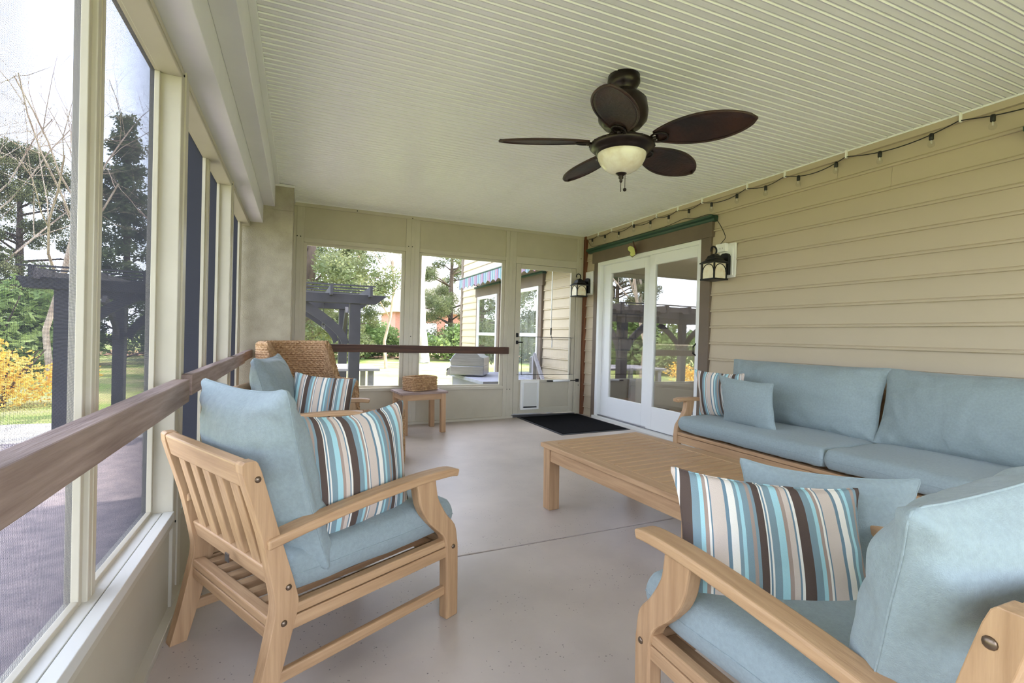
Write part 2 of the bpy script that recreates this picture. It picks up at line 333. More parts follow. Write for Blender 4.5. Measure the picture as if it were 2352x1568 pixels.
for i in range(len(posts)-1):
    y0, y1 = posts[i][1], posts[i+1][0]; wi += 1; mid = (y0+y1)/2+.02
    w = sempty('window_%d' % wi); XS0, XS1 = XL-.10, XL-.068
    if i == 2: mid = 1.665
    if i == 3: mid = 3.40
    if i == 4: mid = 5.22; 
    for (a, b) in ((y0, mid-.028), (mid+.028, y1)):
        MB().box((XS0, a-.0, ZS-.02), (XS1, a+.022, ZH)).build('stile', 'frame', w, bevel=.002); MB().box((XS0, b-.022, ZS-.02), (XS1, b, ZH)).build('stile', 'frame', w, bevel=.002)
        MB().box((XS0, a+.0225, ZS-.02), (XS1, b-.0225, ZS+.008)).build('bottom_frame', 'frame', w, bevel=.002); MB().box((XS0, a+.001, ZH+.0005), (XS1, b-.001, ZH+.03)).build('top_frame', 'frame', w, bevel=.002)
        screen('screen_mesh', w, a+.02, b-.02, ZS, ZH+.01, XL-.085, 'y')
    mu = MB().box((XS0-.005, mid-.028, ZS-.02), (XS1+.012, mid+.028, ZH+.02)).build('mullion', 'frame', w, bevel=.003)
    MB().box((XS1+.011, mid-.006, ZS), (XS1+.014, mid+.006, ZH)).build('groove_strip', 'panel', w)

# handrails of grey weathered boards on the left wall
r1 = MB(); r1.M = Matrix.Translation((-.415, 2.255, 0)) @ Matrix.Rotation(R(.6), 4, 'Z'); r1.box((-.02, -2.9, .765), (.035, 0, .852))
o = tag(r1.build('handrail', 'greywood_y', None, bevel=.004), 'weathered grey wooden rail across the nearest screen window', 'rail')
tag(MB().box((-.438, 2.40, .772), (-.396, 4.62, .858)).build('handrail', 'greywood_y', None, bevel=.004), 'weathered wooden rail across the second screen window behind the armchair', 'rail')
tag(MB().box((-.438, 4.628, .785), (-.396, 5.349, .862)).build('handrail', 'greywood_y', None, bevel=.004), 'short wooden rail board ending at the stucco column', 'rail')

# ------------------------------------------------------------------ corner column
cl = thing('corner_column', 'tan stucco column in the back corner beside the screens', 'column', (-.255, 5.68, fz(-.25)))
cl_m = MB().box((-.305, -.325, -.02), (.19, .32, 2.3)).build('shaft', 'stucco', cl, bevel=.006)
MB().box((-.075, -.325, 2.3), (.19, .32, 2.545)).build('capital', 'stucco', cl, bevel=.004)
MB().box((-.02, -.335, 2.53), (.20, .32, 2.552)).build('cap_trim', 'soffit', cl, bevel=.002)

# ------------------------------------------------------------------ back wall
wb = sempty('wall_back')
def wbox(x0, x1, z0, z1, name, m='frame', y0=YB, y1=YB+.06, bev=.003): return MB().box((x0, y0, z0), (x1, y1, z1)).build(name, m, wb, bevel=bev)
bp = [(-.07, .04), (1.17, 1.336), (2.474, 2.62), (3.54, 3.645)]
for (a, b) in bp:
    wbox(a, b, fz(a)-.02, ZC, 'post')
    wbox((a+b)/2-.022, (a+b)/2+.022, 0, ZC-.05, 'post_cover', y0=YB-.006, y1=YB+.01, bev=.002)
wbox(-.07, 3.645, ZC-.045, ZC, 'top_channel', y0=YB-.008)
for (a, b) in ((.04, 1.17), (1.336, 2.474)):
    wbox(a, b, 2.075, ZC-.04, 'header_panel', 'panel', YB+.012, YB+.04, 0)
    wbox(a, b, 2.042, 2.09, 'window_head'); wbox(a, b, .365, .402, 'window_sill', y0=YB-.012)
    wbox(a, b, -.08, .37, 'knee_panel', 'panel', YB+.012, YB+.04, 0)
wbox(2.62, 3.54, 2.10, ZC-.04, 'header_panel', 'panel', YB+.012, YB+.04, 0); wbox(2.62, 3.54, 2.018, 2.11, 'door_head')
MB().add([(-.07, YB-.015, fz(-.07)), (2.62, YB-.015, fz(2.62)), (2.62, YB+.06, fz(2.62)), (-.07, YB+.06, fz(-.07)), (-.07, YB-.015, fz(-.07)+.03), (2.62, YB-.015, fz(2.62)+.03), (2.62, YB+.06, fz(2.62)+.03), (-.07, YB+.06, fz(-.07)+.03)],
         [(0, 3, 2, 1), (4, 5, 6, 7), (0, 1, 5, 4), (1, 2, 6, 5), (2, 3, 7, 6), (3, 0, 4, 7)]).build('base_channel', 'frame', wb, bevel=.002)
for x, z in ((-.03, 2.10), (.005, 2.098), (1.20, 2.10), (1.245, 2.10), (1.24, 2.44), (.6, 2.45), (1.25, 1.02), (2.53, .36), (2.57, .36), (3.6, 2.16), (3.61, .40)):
    MB().lathe([(0, 0), (.006, 0), (.006, .003), (0, .003)], 8).build('screw', 'dark_hole', wb).matrix_local = Matrix.Translation((x, YB-.007, z)) @ Matrix.Rotation(R(90), 4, 'X')
for (a, b) in ((.04, 1.17), (1.336, 2.474)):
    wi += 1; w = sempty('window_%d' % wi)
    for (x0, x1, z0, z1, n) in ((a, a+.034, .40, 2.045, 'stile'), (b-.042, b, .40, 2.045, 'stile'), (a+.0345, b-.0425, .40, .425, 'bottom_frame'), (a+.0345, b-.0425, 2.012, 2.045, 'top_frame')):
        MB().box((x0, YB+.025, z0), (x1, YB+.055, z1)).build(n, 'frame', w, bevel=.002)
    screen('screen_mesh', w, a+.03, b-.04, .42, 2.015, YB+.045, 'x', .003, .00034)
tag(MB().box((-.06, YB-.045, .822), (2.53, YB-.007, .912)).build('handrail', 'railwood_x', None, bevel=.003), 'dark brown rail across the back windows', 'rail')
tag(MB().box((3.648, YB-.05, fz(3.65)-.005), (3.688, YB+.06, 2.47)).build('corner_board', 'brownpost', None, bevel=.003), 'narrow reddish brown corner board beside the screen door', 'post')

# ---- screen door
d1 = sempty('door_1', (0, 0, 0))
def dbox(x0, x1, z0, z1, name, m='frame', y0=YB+.004, y1=YB+.04, bev=.003, par=None): return MB().box((x0, y0, z0), (x1, y1, z1)).build(name, m, par or d1, bevel=bev)
dbox(2.625, 2.70, .03, 2.015, 'stile'); dbox(3.46, 3.535, .03, 2.015, 'stile'); dbox(2.70, 3.46, 1.955, 2.015, 'top_rail'); dbox(2.70, 3.46, .03, .11, 'bottom_rail'); dbox(2.70, 3.46, .445, .48, 'lock_rail')
dbox(2.70, 3.46, .10, .45, 'kick_panel', 'panel', YB+.014, YB+.03, 0)
dbox(2.60, 3.56, fz(3)+.0, fz(3)+.032, 'threshold', 'steel', YB-.01, YB+.08)
screen('screen_mesh', d1, 2.70, 3.46, .48, 1.955, YB+.032, 'x', .003, .00028)
pd = dbox(2.728, 3.003, .082, .472, 'pet_door', 'white_plastic', YB-.012, YB+.014)
dbox(2.765, 2.965, .125, .44, 'flap', 'sill_white', YB-.016, YB-.010, .002, pd); dbox(2.765, 2.965, .108, .125, 'flap_seal', 'dark_hole', YB-.017, YB-.010, 0, pd)
for x in (2.755, 2.97): dbox(x, x+.012, .11, .44, 'flap_track', 'white_paint', YB-.024, YB-.010, .001, pd)
hd = dbox(2.645, 2.675, 1.045, 1.10, 'latch_plate', 'black_metal', YB-.012, YB+.006)
dbox(2.645, 2.675, .955, 1.0, 'handle_plate', 'black_metal', YB-.012, YB+.006)
MB().tube([(2.66, YB-.01, .978), (2.66, YB-.045, .978), (2.72, YB-.05, .98)], [.008, .008, .012], 8).build('handle_knob', 'black_metal', d1, True)
cz = .462
MB().tube([(3.20, YB-.03, cz), (3.46, YB-.03, cz+.005)], .013, 10).build('closer_tube', 'white_paint', d1, True)
MB().tube([(3.46, YB-.03, cz+.005), (3.56, YB-.028, cz+.006), (3.60, YB-.015, cz+.006)], .007, 8).build('closer_rod', 'black_metal', d1, True)
dbox(3.565, 3.605, cz-.014, cz+.026, 'closer_bracket', 'black_metal', YB-.03, YB+.004); dbox(3.12, 3.20, cz-.010, cz+.008, 'closer_bracket', 'black_metal', YB-.036, YB+.004)
# ---- wire gate panel fixed across the door
g = thing('gate_panel', 'wire mesh guard panel across the screen door above the pet flap', 'gate', (3.09, YB-.03, .55))
MB().tube([(-.37, 0, 0), (.37, 0, 0), (.37, 0, .505), (-.37, 0, .505), (-.37, 0, 0)], .005, 6).build('gate_frame', 'black_metal', g)
mg = MB()
for k in range(72): mg.bar((-.37+k*.0102, 0, 0), (-.37+k*.0102, 0, .505), .0008)
for k in range(50): mg.bar((-.37, 0, k*.0102), (.37, 0, k*.0102), .0008)
o = mg.build('wire_grid', 'steel', g, fix=False); o['kind'] = 'stuff'
for x, z in ((-.40, .505), (.40, .505), (-.40, 0), (.40, 0)): MB().tube([(x*.92, 0, z), (x*1.04, 0.012, z), (x*1.04, .035, z)], .004, 6).build('gate_clip', 'steel', g)

# ------------------------------------------------------------------ right wall: tan lap siding
wr = sempty('wall_right')
CH = .1555; Z0 = 2.274
def course_mesh(length):
    prof = [(0, 0), (-.019, 0), (-.022, .004), (-.022, .012), (-.019, .0155), (-.010, .0165), (-.010, .021), (-.0145, .024), (-.003, CH+.002), (0, CH+.002)]
    m = MB(); m.prism(prof, 0, length, 'y'); return m
cache = {}
def course(y0, y1, z, par, X=XR):
    key = round(y1-y0, 2)
    if key not in cache:
        o = course_mesh(y1-y0-.0016).build('siding_board', 'siding', par); cache[key] = o.data
    else: o = link('siding_board', cache[key], None, par)
    o.location = (X, y0, z); return o
rs = random.Random(3)
k = 1
zs = []
z = Z0+CH
while z > -.15: zs.append(z); z -= CH
for i, z in enumerate(zs):
    if z < -.12: continue
    if z > 2.2:
        for a, b in (((YF, 2.6), (2.6, 5.99)) if i == 0 else ((YF, 2.47), (2.47, 5.99))): course(a, b, z, wr)
    else:
        cut = [1.2, 3.43, 2.1, .4, 1.7, 2.7, .9, 1.9, 2.3, .6, 1.5, 2.95, 2.73, 1.1, 2.2, .7, 1.4, 2.0][i % 18]
        if z < 2.0: cut = {12: 2.73, 11: 1.62}.get(i, [.2, .5, -.3][i % 3])
        course(YF, cut, z, wr); course(cut, 3.68, z, wr); course(5.725, 5.99, z, wr)
MB().box((XR-.03, YF, 2.425), (XR, 5.99, ZC)).build('top_band', 'siding', wr, bevel=.002)
MB().box((XR, YF-.2, -.3), (XR+.12, 3.72, ZC+.3)).build('sheathing', 'panel', wr, fix=False); MB().box((XR, 3.72, 2.08), (XR+.12, 5.72, ZC+.3)).build('sheathing', 'panel', wr, fix=False)
MB().box((XR, 5.72, -.3), (XR+.12, 6.1, ZC+.3)).build('sheathing', 'panel', wr, fix=False)

# ---- sliding glass door
d2 = sempty('door_2')
def sbox(y0, y1, z0, z1, name, m='white_paint', x0=XR-.03, x1=XR+.08, bev=.003, par=None): return MB().box((x0, y0, z0), (x1, y1, z1)).build(name, m, par or d2, bevel=bev)
sbox(3.672, 3.80, -.02, 2.075, 'casing', 'trimbrown', XR-.035, XR+.02); sbox(5.655, 5.735, -.02, 2.075, 'casing', 'trimbrown', XR-.035, XR+.02)
sbox(3.655, 5.775, 2.068, 2.215, 'head_casing', 'trimbrown', XR-.045, XR+.02)
crn = MB().prism([(XR, 2.212), (XR-.048, 2.212), (XR-.056, 2.222), (XR-.062, 2.235), (XR-.085, 2.248), (XR-.09, 2.268), (XR, 2.268)], 3.62, 5.875, 'y').build('crown_moulding', 'crown_green', d2)
sbox(3.80, 3.835, .036, 2.067, 'jamb'); sbox(5.60, 5.655, .036, 2.067, 'jamb'); sbox(3.8355, 5.5995, 2.02, 2.067, 'head_jamb'); sbox(3.78, 5.67, -.02, .035, 'sill', 'sill_white', XR-.06, XR+.08)
sbox(3.80, 5.655, .03, .05, 'track', 'steel', XR-.01, XR+.01)
def leaf(y0, y1, g0, g1, x0):
    lf = sbox(y0, g0, .045, 2.02, 'door_leaf', 'white_paint', x0, x0+.04)
    sbox(g1, y1, .045, 2.02, 'stile', 'white_paint', x0, x0+.04, .003, lf); sbox(g0, g1, 1.905, 2.02, 'top_rail', 'white_paint', x0, x0+.04, .003, lf); sbox(g0, g1, .045, .30, 'bottom_rail', 'white_paint', x0, x0+.04, .003, lf)
    sbox(g0-.002, g1+.002, .298, 1.907, 'pane', 'pane_glass', x0+.016, x0+.022, 0, lf)
    return lf
lfix = leaf(4.60, 5.60, 4.745, 5.43, XR+.03); lsl = leaf(3.835, 4.60, 3.865, 4.505, XR-.015)
MB().tube([(XR-.015, 3.85, .91), (XR-.05, 3.85, .93), (XR-.05, 3.85, 1.0), (XR-.015, 3.85, 1.03)], .008, 8).build('pull_handle', 'black_metal', d2, True)

# ---- end of the trim over the next window, mostly outside the view
tr1 = sempty('trim_1')
MB().prism([(XR-.018, 2.212), (XR-.048, 2.212), (XR-.056, 2.222), (XR-.062, 2.235), (XR-.085, 2.248), (XR-.09, 2.268), (XR-.018, 2.268)], -.2, 1.405, 'y').build('crown_moulding', 'crown_green', tr1)
MB().box((XR-.045, -.15, 2.068), (XR-.018, 1.36, 2.212)).build('head_casing', 'trimbrown', tr1, bevel=.003)
# ------------------------------------------------------------------ doormat
dm = thing('doormat', 'black ribbed doormat with rubber border before the screen door', 'mat'); put(dm, pose(3.143, 5.378, 0))
MB().box((-.46, -.605, 0), (.46, .605, .006)).build('border', 'rubber', dm, bevel=.003); MB().box((-.425, -.57, .004), (.425, .57, .012)).build('pile', 'mat_black', dm, bevel=.003)

# ------------------------------------------------------------------ outdoor armchairs, sofa: one pattern of side frame
def interp(pts, n):
    out = []
    for i in range(len(pts)-1):
        p0 = pts[max(i-1, 0)]; p1 = pts[i]; p2 = pts[i+1]; p3 = pts[min(i+2, len(pts)-1)]
        for k in range(n):
            t = k/n
            out.append(tuple(.5*((2*p1[j]) + (-p0[j]+p2[j])*t + (2*p0[j]-5*p1[j]+4*p2[j]-p3[j])*t*t + (-p0[j]+3*p1[j]-3*p2[j]+p3[j])*t**3) for j in range(2)))
    out.append(tuple(pts[-1])); return out
def seating(name, label, cat, W, su=1.0, slats=5, seatslats=7, midlegs=False, group=None):
    t = thing(name, label, cat, group=group); T = .045; hw = W/2
    S = lambda pts: [(p[0]*su, p[1]) for p in pts]
    for s in (-1, 1):
        lo, hi = (s*hw, s*(hw-T)); lo, hi = min(lo, hi), max(lo, hi)
        front = S(interp([(-.69, 0), (-.649, .134), (-.611, .261), (-.599, .31), (-.603, .361), (-.655, .549), (-.705, .735), (-.722, .765)], 3))
        back = S(interp([(-.745, 0), (-.708, .134), (-.678, .261), (-.667, .32), (-.672, .38), (-.705, .549), (-.756, .735), (-.748, .765)], 3))
        MB().band(back, front, lo, hi).build('back_leg', 'teak_z', t, bevel=.006)
        fr = S(interp([(.062, 0), (.062, .25), (.058, .30), (.045, .363), (.0, .417), (-.041, .484), (-.052, .53), (-.057, .57)], 3))
        bk = S(interp([(0, 0), (0, .25), (-.004, .295), (-.022, .339), (-.086, .40), (-.127, .465), (-.142, .52), (-.151, .57)], 3))
        MB().band(bk, fr, lo, hi).build('front_leg', 'teak_z', t, bevel=.006)
        top = S(interp([(-.69, .535), (-.55, .556), (-.384, .575), (-.15, .592), (.0, .592), (.058, .583)], 4)); bot = S(interp([(-.69, .505), (-.55, .526), (-.384, .545), (-.15, .562), (.0, .562), (.05, .556)], 4))
        ao = s*(hw+.012); ai = s*(hw-.055)
        MB().band(bot, top, min(ao, ai), max(ao, ai)).build('armrest', 'teak_x', t, bevel=.007, seg=3)
        y0, y1 = sorted((s*(hw-.006), s*(hw-T+.004)))
        sr = MB().box((-.64*su, y0, .244), (.01*su, y1, .283)).build('side_rail', 'teak_x', t, bevel=.003)
        MB().box((-.63*su, y0+.001, .2865), (.01*su, y1-.001, .316)).build('rail_cap', 'teak_x', sr, bevel=.004)
        MB().box((-.66*su, y0+.008, .094), (.01*su, y1-.004, .130)).build('stretcher', 'teak_x', t, bevel=.005)
        for (u, w) in ((-.715, .712), (-.628, .378), (-.642, .278), (.034, .28)):
            b = MB().lathe([(0, .005), (.005, .005), (.0085, .002), (.0095, 0), (0, 0)], 12).build('bolt', 'bolt', t, True)
            b.matrix_local = Matrix.Translation((u*su, s*(hw+.0005), w)) @ Matrix.Rotation(R(-90*s), 4, 'X')
    iw = hw-T
    lean = math.atan2(.102, .395)
    def backpiece(w0, w1, y0, y1, th, nm, mt, bev):
        du = (w1+w0)/2
        uc = (-.637-(du-.36)*.262)*su
        m = MB(); m.M = Matrix.Translation((uc, 0, du)) @ Matrix.Rotation(-lean*su, 4, 'Y'); m.box((-th/2, y0, -(w1-w0)/2*1.03), (th/2, y1, (w1-w0)/2*1.03)); return m.build(nm, mt, t, bevel=bev)
    backpiece(.688, .762, -iw, iw, .032, 'top_rail', 'teak_y', .006); backpiece(.375, .435, -iw, iw, .032, 'lower_rail', 'teak_y', .005)
    gap = (2*iw-slats*.056)/(slats+1)
    for k in range(slats):
        y = -iw+gap+k*(.056+gap); backpiece(.43, .695, y, y+.056, .02, 'back_slat', 'teak_z', .003)
    rr = MB().box((-.672*su, -iw, .224), (-.632*su, iw, .258)).build('rear_rail', 'teak_y', t, bevel=.003); MB().box((-.672*su, -iw, .261), (-.632*su, iw, .29)).build('rail_cap', 'teak_y', rr, bevel=.005)
    fr = MB().box((.012*su, -iw, .224), (.05*su, iw, .283)).build('front_rail', 'teak_y', t, bevel=.003); MB().box((.01*su, -iw, .2865), (.053*su, iw, .312)).build('rail_cap', 'teak_y', fr, bevel=.004)
    sp = 2*iw/seatslats
    for k in range(seatslats):
        y = -iw+(k+.5)*sp; MB().box((-.635*su, y-.02, .262), (.015*su, y+.02, .282)).build('seat_slat', 'teak_x', t, bevel=.002)
    if midlegs:
        for y in (0,):
            MB().box((.0, y-.03, 0), (.05*su, y+.03, .23)).build('front_leg', 'teak_z', t, bevel=.004); MB().box((-.67*su, y-.03, 0), (-.62*su, y+.03, .23)).build('back_leg', 'teak_z', t, bevel=.004)
        MB().box((-.2*su-.02, -hw+.04, .225), (-.2*su+.02, hw-.04, .258)).build('cross_rail', 'teak_y', t, bevel=.003)
    return t
CH_A = pose(.401, 2.156, R(27.5)); CH_B = pose(.433, 3.778, R(-11.3)); CH_D = pose(1.225, 1.06, R(89)); SOFA = pose(2.965, 1.975, R(180))
chair = seating('armchair', 'light teak slat-back armchair nearest the left screen window', 'armchair', .67); put(chair, CH_A)
c2 = copy_tree(chair); c2['label'] = 'second teak armchair, half hidden behind the nearest one'; put(c2, CH_B)
c3 = copy_tree(chair); c3['label'] = 'teak armchair in the near right corner, back turned to viewer'; put(c3, CH_D)
MB().box((-.6905, -.07, .392), (-.6865, -.045, .418)).build('maker_plate', 'steel', chair)
tagm = MB(); tagm.M = Matrix.Translation((-.585, -.12, .296)) @ Matrix.Rotation(R(25), 4, 'Z'); tagm.box((-.03, -.012, -.001), (.02, .012, .001))
sofa = seating('sofa', 'long teak sofa with blue cushions along the siding wall', 'sofa', 2.60, su=.9, slats=20, seatslats=24, midlegs=True); put(sofa, SOFA)

# ------------------------------------------------------------------ cushions
def cushion_mesh(name, w, h, tc, te, pinch=.03, bulge=.5, wr=.004, nx=34, ny=34, nz=6, seed=0, p=2.6, ear=.0, round_=0.0):
    # w along x, h along z, thickness along y
    bm = bmesh.new(); ids = {}
    def V(i, j, k):
        key = (i, j, k)
        if key in ids: return ids[key]
        x = -1+2*i/nx; z = -1+2*j/ny; y = -1+2*k/nz
        x = math.copysign(abs(x)**.85, x); z = math.copysign(abs(z)**.85, z)
        th = te+(tc-te)*max(0, 1-abs(x)**p)**.6*max(0, 1-abs(z)**p)**.6
        sx = w/2*(1-pinch*(1-z*z)); sz = h/2*(1-pinch*(1-x*x))
        c = (abs(x)*abs(z))**6
        sx *= 1-round_*c; sz *= 1-round_*c
        e = max(abs(x), abs(z))
        out = te*bulge*(1-y*y)*(e > .999)
        px, pz = x*sx, z*sz
        if abs(x) > .999: px += math.copysign(out, x)
        if abs(z) > .999: pz += math.copysign(out, z)
        py = y*th/2*(1-ear*c)
        nv = noise.noise_vector(Vector((px*5+seed*7.1, py*5, pz*5)))
        # creases gather near the edges
        cz = noise.noise(Vector((px*9+seed, pz*22, seed*3.3)))*.5+noise.noise(Vector((px*22, pz*9+seed, 5+seed)))*.5
        amp = wr*(1+2.2*e**4)
        rg_ = 1-abs(noise.noise(Vector(((px+pz)*6+seed*1.7, (px-pz)*2.2, seed*2.1))))*2.4
        cz += 1.1*max(0, rg_-.45)*e**2
        py += amp*cz*(1 if k == nz else (-1 if k == 0 else 0)) + .006*nv.y
        px += .006*nv.x; pz += .006*nv.z
        v = bm.verts.new((px, py, pz)); ids[key] = v; return v
    def quad(a, b, c_, d_):
        try: bm.faces.new((a, b, c_, d_))
        except ValueError: pass
    for i in range(nx):
        for j in range(ny):
            quad(V(i, j, 0), V(i+1, j, 0), V(i+1, j+1, 0), V(i, j+1, 0)); quad(V(i, j, nz), V(i, j+1, nz), V(i+1, j+1, nz), V(i+1, j, nz))
    for k in range(nz):
        for i in range(nx): quad(V(i, 0, k), V(i, 0, k+1), V(i+1, 0, k+1), V(i+1, 0, k)); quad(V(i, ny, k), V(i+1, ny, k), V(i+1, ny, k+1), V(i, ny, k+1))
        for j in range(ny): quad(V(0, j, k), V(0, j+1, k), V(0, j+1, k+1), V(0, j, k+1)); quad(V(nx, j, k), V(nx, j, k+1), V(nx, j+1, k+1), V(nx, j+1, k))
    kk = nz//2; rim = [(i, 0) for i in range(nx)]+[(nx, j) for j in range(ny)]+[(nx-i, ny) for i in range(nx)]+[(0, ny-j) for j in range(ny)]
    SEAM[name+str(seed)] = [V(i, j, kk).co.copy() for i, j in rim]
    bmesh.ops.recalc_face_normals(bm, faces=bm.faces[:])
    me = bpy.data.meshes.new(name); bm.to_mesh(me); bm.free(); me['seam'] = name+str(seed); return me
SEAM = {}; SEAM_ME = {}
def add_seam(o, r=.0022, inset=.0012):
    pts = SEAM[o.data['seam']]; n = len(pts); sm_ = []
    for i in range(n): sm_.append(((pts[i-1]+pts[i]*4+pts[(i+1) % n])/6)*(1-inset))
    m = o.data.materials[0].name
    MB().tube(sm_+sm_[:2], r, 6, False).build('seam', m, o, True, fix=False)
def place_cushion(name, me, m, M, label, cat, seam=None):
    o = link(name, me, m, None, True); sb = o.modifiers.new('smooth', 'SUBSURF'); sb.levels = 1; sb.render_levels = 1
    put(o, M); tag(o, label, cat); add_seam(o); return o
def loc(u, v, w, rx=0, ry=0, rz=0):
    return Matrix.Translation((u, v, w)) @ Matrix.Rotation(rz, 4, 'Z') @ Matrix.Rotation(ry, 4, 'Y') @ Matrix.Rotation(rx, 4, 'X')
# seat cushions lie flat: mesh x -> v, mesh z -> u
FLAT = Matrix(((0, 0, 1, 0), (1, 0, 0, 0), (0, 1, 0, 0), (0, 0, 0, 1)))
UPR = Matrix(((0, -1, 0, 0), (1, 0, 0, 0), (0, 0, 1, 0), (0, 0, 0, 1)))     # mesh x -> v, mesh y -> -u, z up
def seam_loop(o, w, h, y, inset=.0, mname='fabric'):
    pass
seat_me = [cushion_mesh('seat_cushion', .572, .66, .145, .115, .004, .18, .0015, 26, 26, 6, s, 4, 0, .03) for s in (1, 2)]
back_me = [cushion_mesh('back_cushion', .585, .54, .25, .055, .045, .35, .008, 40, 40, 6, s, 2.3, .35, -.035) for s in (3, 4, 5)]
LAB = {'A': 'armchair nearest the left screen', 'B': 'second armchair by the wicker chair', 'D': 'armchair in the near right corner'}
for i, (key, MM) in enumerate((('A', CH_A), ('B', CH_B), ('D', CH_D))):
    place_cushion('seat_cushion', seat_me[i % 2], 'fabric', MM @ loc(-.262, 0, .392) @ FLAT, 'blue seat cushion on the ' + LAB[key], 'cushion')
    place_cushion('back_cushion', back_me[i], 'fabric', MM @ loc(-.558, 0, .605 if key == 'D' else .66, rx=R(-5) if key == 'D' else 0, ry=R(-13.5)) @ UPR, 'plump blue back cushion on the ' + LAB[key], 'cushion')
def pillow(name, w, h, t, seed, m, M, label):
    me = cushion_mesh(name, w, h, t, .012, .07, .3, .0035, 34, 34, 4, seed, 2.3, .3, -.05)
    o = link(name, me, m, None, True); sb = o.modifiers.new('smooth', 'SUBSURF'); sb.levels = 1; sb.render_levels = 1
    put(o, M); add_seam(o, .003); return tag(o, label, 'pillow')
pillow('throw_pillow', .46, .42, .15, 11, 'stripe', CH_A @ loc(-.30, -.185, .625, rx=R(-6), rz=R(6)), 'striped throw pillow on the armchair nearest the left screen')
pillow('throw_pillow', .41, .385, .14, 12, 'stripe_b', CH_B @ loc(-.255, -.03, .605, rx=R(-8), ry=R(7), rz=R(-2)), 'striped throw pillow on the second armchair by the wicker chair')
PD1 = Matrix.Translation((1.185, .945, .493)) @ loc(0, 0, 0, rx=R(-30), ry=R(3), rz=R(-31))
pillow('throw_pillow', .48, .37, .14, 13, 'stripe_d', PD1, 'striped throw pillow on the armchair in the near right corner')
PD2 = Matrix.Translation((1.455, .985, .487)) @ loc(0, 0, 0, rx=R(-8), rz=R(-49))
pillow('throw_pillow', .44, .36, .12, 14, 'fabric', PD2, 'plain light blue pillow behind the near striped pillow')
# sofa cushions
sseat = cushion_mesh('seat_cushion', 1.225, .60, .14, .11, .003, .18, .002, 44, 24, 6, 6, 4, 0, .02); sseat2 = cushion_mesh('seat_cushion', 1.225, .60, .14, .11, .003, .18, .002, 44, 24, 6, 7, 4, 0, .02)
sback = cushion_mesh('back_cushion', 1.23, .475, .23, .02, .04, .3, .007, 56, 30, 6, 8, 2.4, .35, -.02); sback2 = cushion_mesh('back_cushion', 1.23, .475, .23, .02, .04, .3, .007, 56, 30, 6, 9, 2.4, .35, -.02)
for s, a, b, la in ((-1, sseat, sback, 'far half of the sofa by the glass door'), (1, sseat2, sback2, 'near half of the sofa')):
    place_cushion('seat_cushion', a, 'fabric', SOFA @ loc(-.245, s*.618, .388) @ FLAT, 'long blue seat cushion on the ' + la, 'cushion')
    place_cushion('back_cushion', b, 'fabric', SOFA @ loc(-.50, s*.61, .675, ry=R(-14)) @ UPR, 'wide blue back cushion on the ' + la, 'cushion')
pillow('throw_pillow', .42, .38, .13, 15, 'stripe_s', Matrix.Translation((3.17, 3.03, .62)) @ loc(0, 0, 0, rx=R(12), rz=R(-80)), 'striped pillow at the far end of the sofa')
pillow('throw_pillow', .43, .36, .14, 16, 'fabric', Matrix.Translation((3.04, 2.66, .605)) @ loc(0, 0, 0, rx=R(14), ry=R(3), rz=R(-86)), 'small square blue pillow leaning on the sofa striped pillow')

def care_tag(o, x, y, z, rz=0):
    t_ = MB().box((-.025, -.001, -.012), (.025, .001, .012)).build('care_tag', 'white_plastic', o); t_.matrix_local = loc(x, y, z, rx=R(70), rz=rz)
for o_ in list(bpy.data.objects):
    lb_ = o_.get('label', '')
    if lb_.startswith('small square blue pillow'): care_tag(o_, .0, -.012, -.178)
    if lb_ == 'wide blue back cushion on the near half of the sofa': care_tag(o_, .05, .035, -.232)
# ------------------------------------------------------------------ coffee table
ct = thing('coffee_table', 'low rectangular teak coffee table with slatted top', 'table'); put(ct, pose(1.895, 2.245, R(3.5)))
TW, TL, TH = .79, 1.28, .42
for sx in (-1, 1):
    for sy in (-1, 1): MB().box((sx*(TW/2-.015), sy*(TL/2-.015), 0), (sx*(TW/2-.09), sy*(TL/2-.09), TH-.028)).build('leg', 'teak_z', ct, bevel=.003)
    MB().box((sx*(TW/2-.022), -TL/2+.085, TH-.11), (sx*(TW/2-.05), TL/2-.085, TH-.028)).build('apron', 'teak_y', ct, bevel=.002)
    MB().box((sx*TW/2, -TL/2, TH-.028), (sx*(TW/2-.085), TL/2, TH)).build('top_border', 'teak_y', ct, bevel=.003)
for sy in (-1, 1):
    MB().box((-TW/2+.085, sy*(TL/2-.022), TH-.11), (TW/2-.085, sy*(TL/2-.05), TH-.028)).build('apron', 'teak_x', ct, bevel=.002)
    MB().box((-TW/2+.085, sy*TL/2, TH-.028), (TW/2-.085, sy*(TL/2-.07), TH)).build('top_border', 'teak_x', ct, bevel=.003)
ns = 16; y0 = -TL/2+.073; wS = (TL-.146)/ns
sm = None
for k in range(ns):
    if sm is None: o = MB().box((-TW/2+.087, 0, TH-.024), (TW/2-.087, wS-.006, TH-.001)).build('slat', 'teak_x', ct, bevel=.002); sm = o.data
    else:
        o = link('slat', sm, None, ct); bv = o.modifiers.new('bevel', 'BEVEL'); bv.width = .002; bv.segments = 1; bv.limit_method = 'ANGLE'
    o.location = (0, y0+k*wS+.003, 0)
MB().box((-.03, -TL/2+.05, TH-.05), (.03, TL/2-.05, TH-.026)).build('support_bar', 'teak_y', ct)

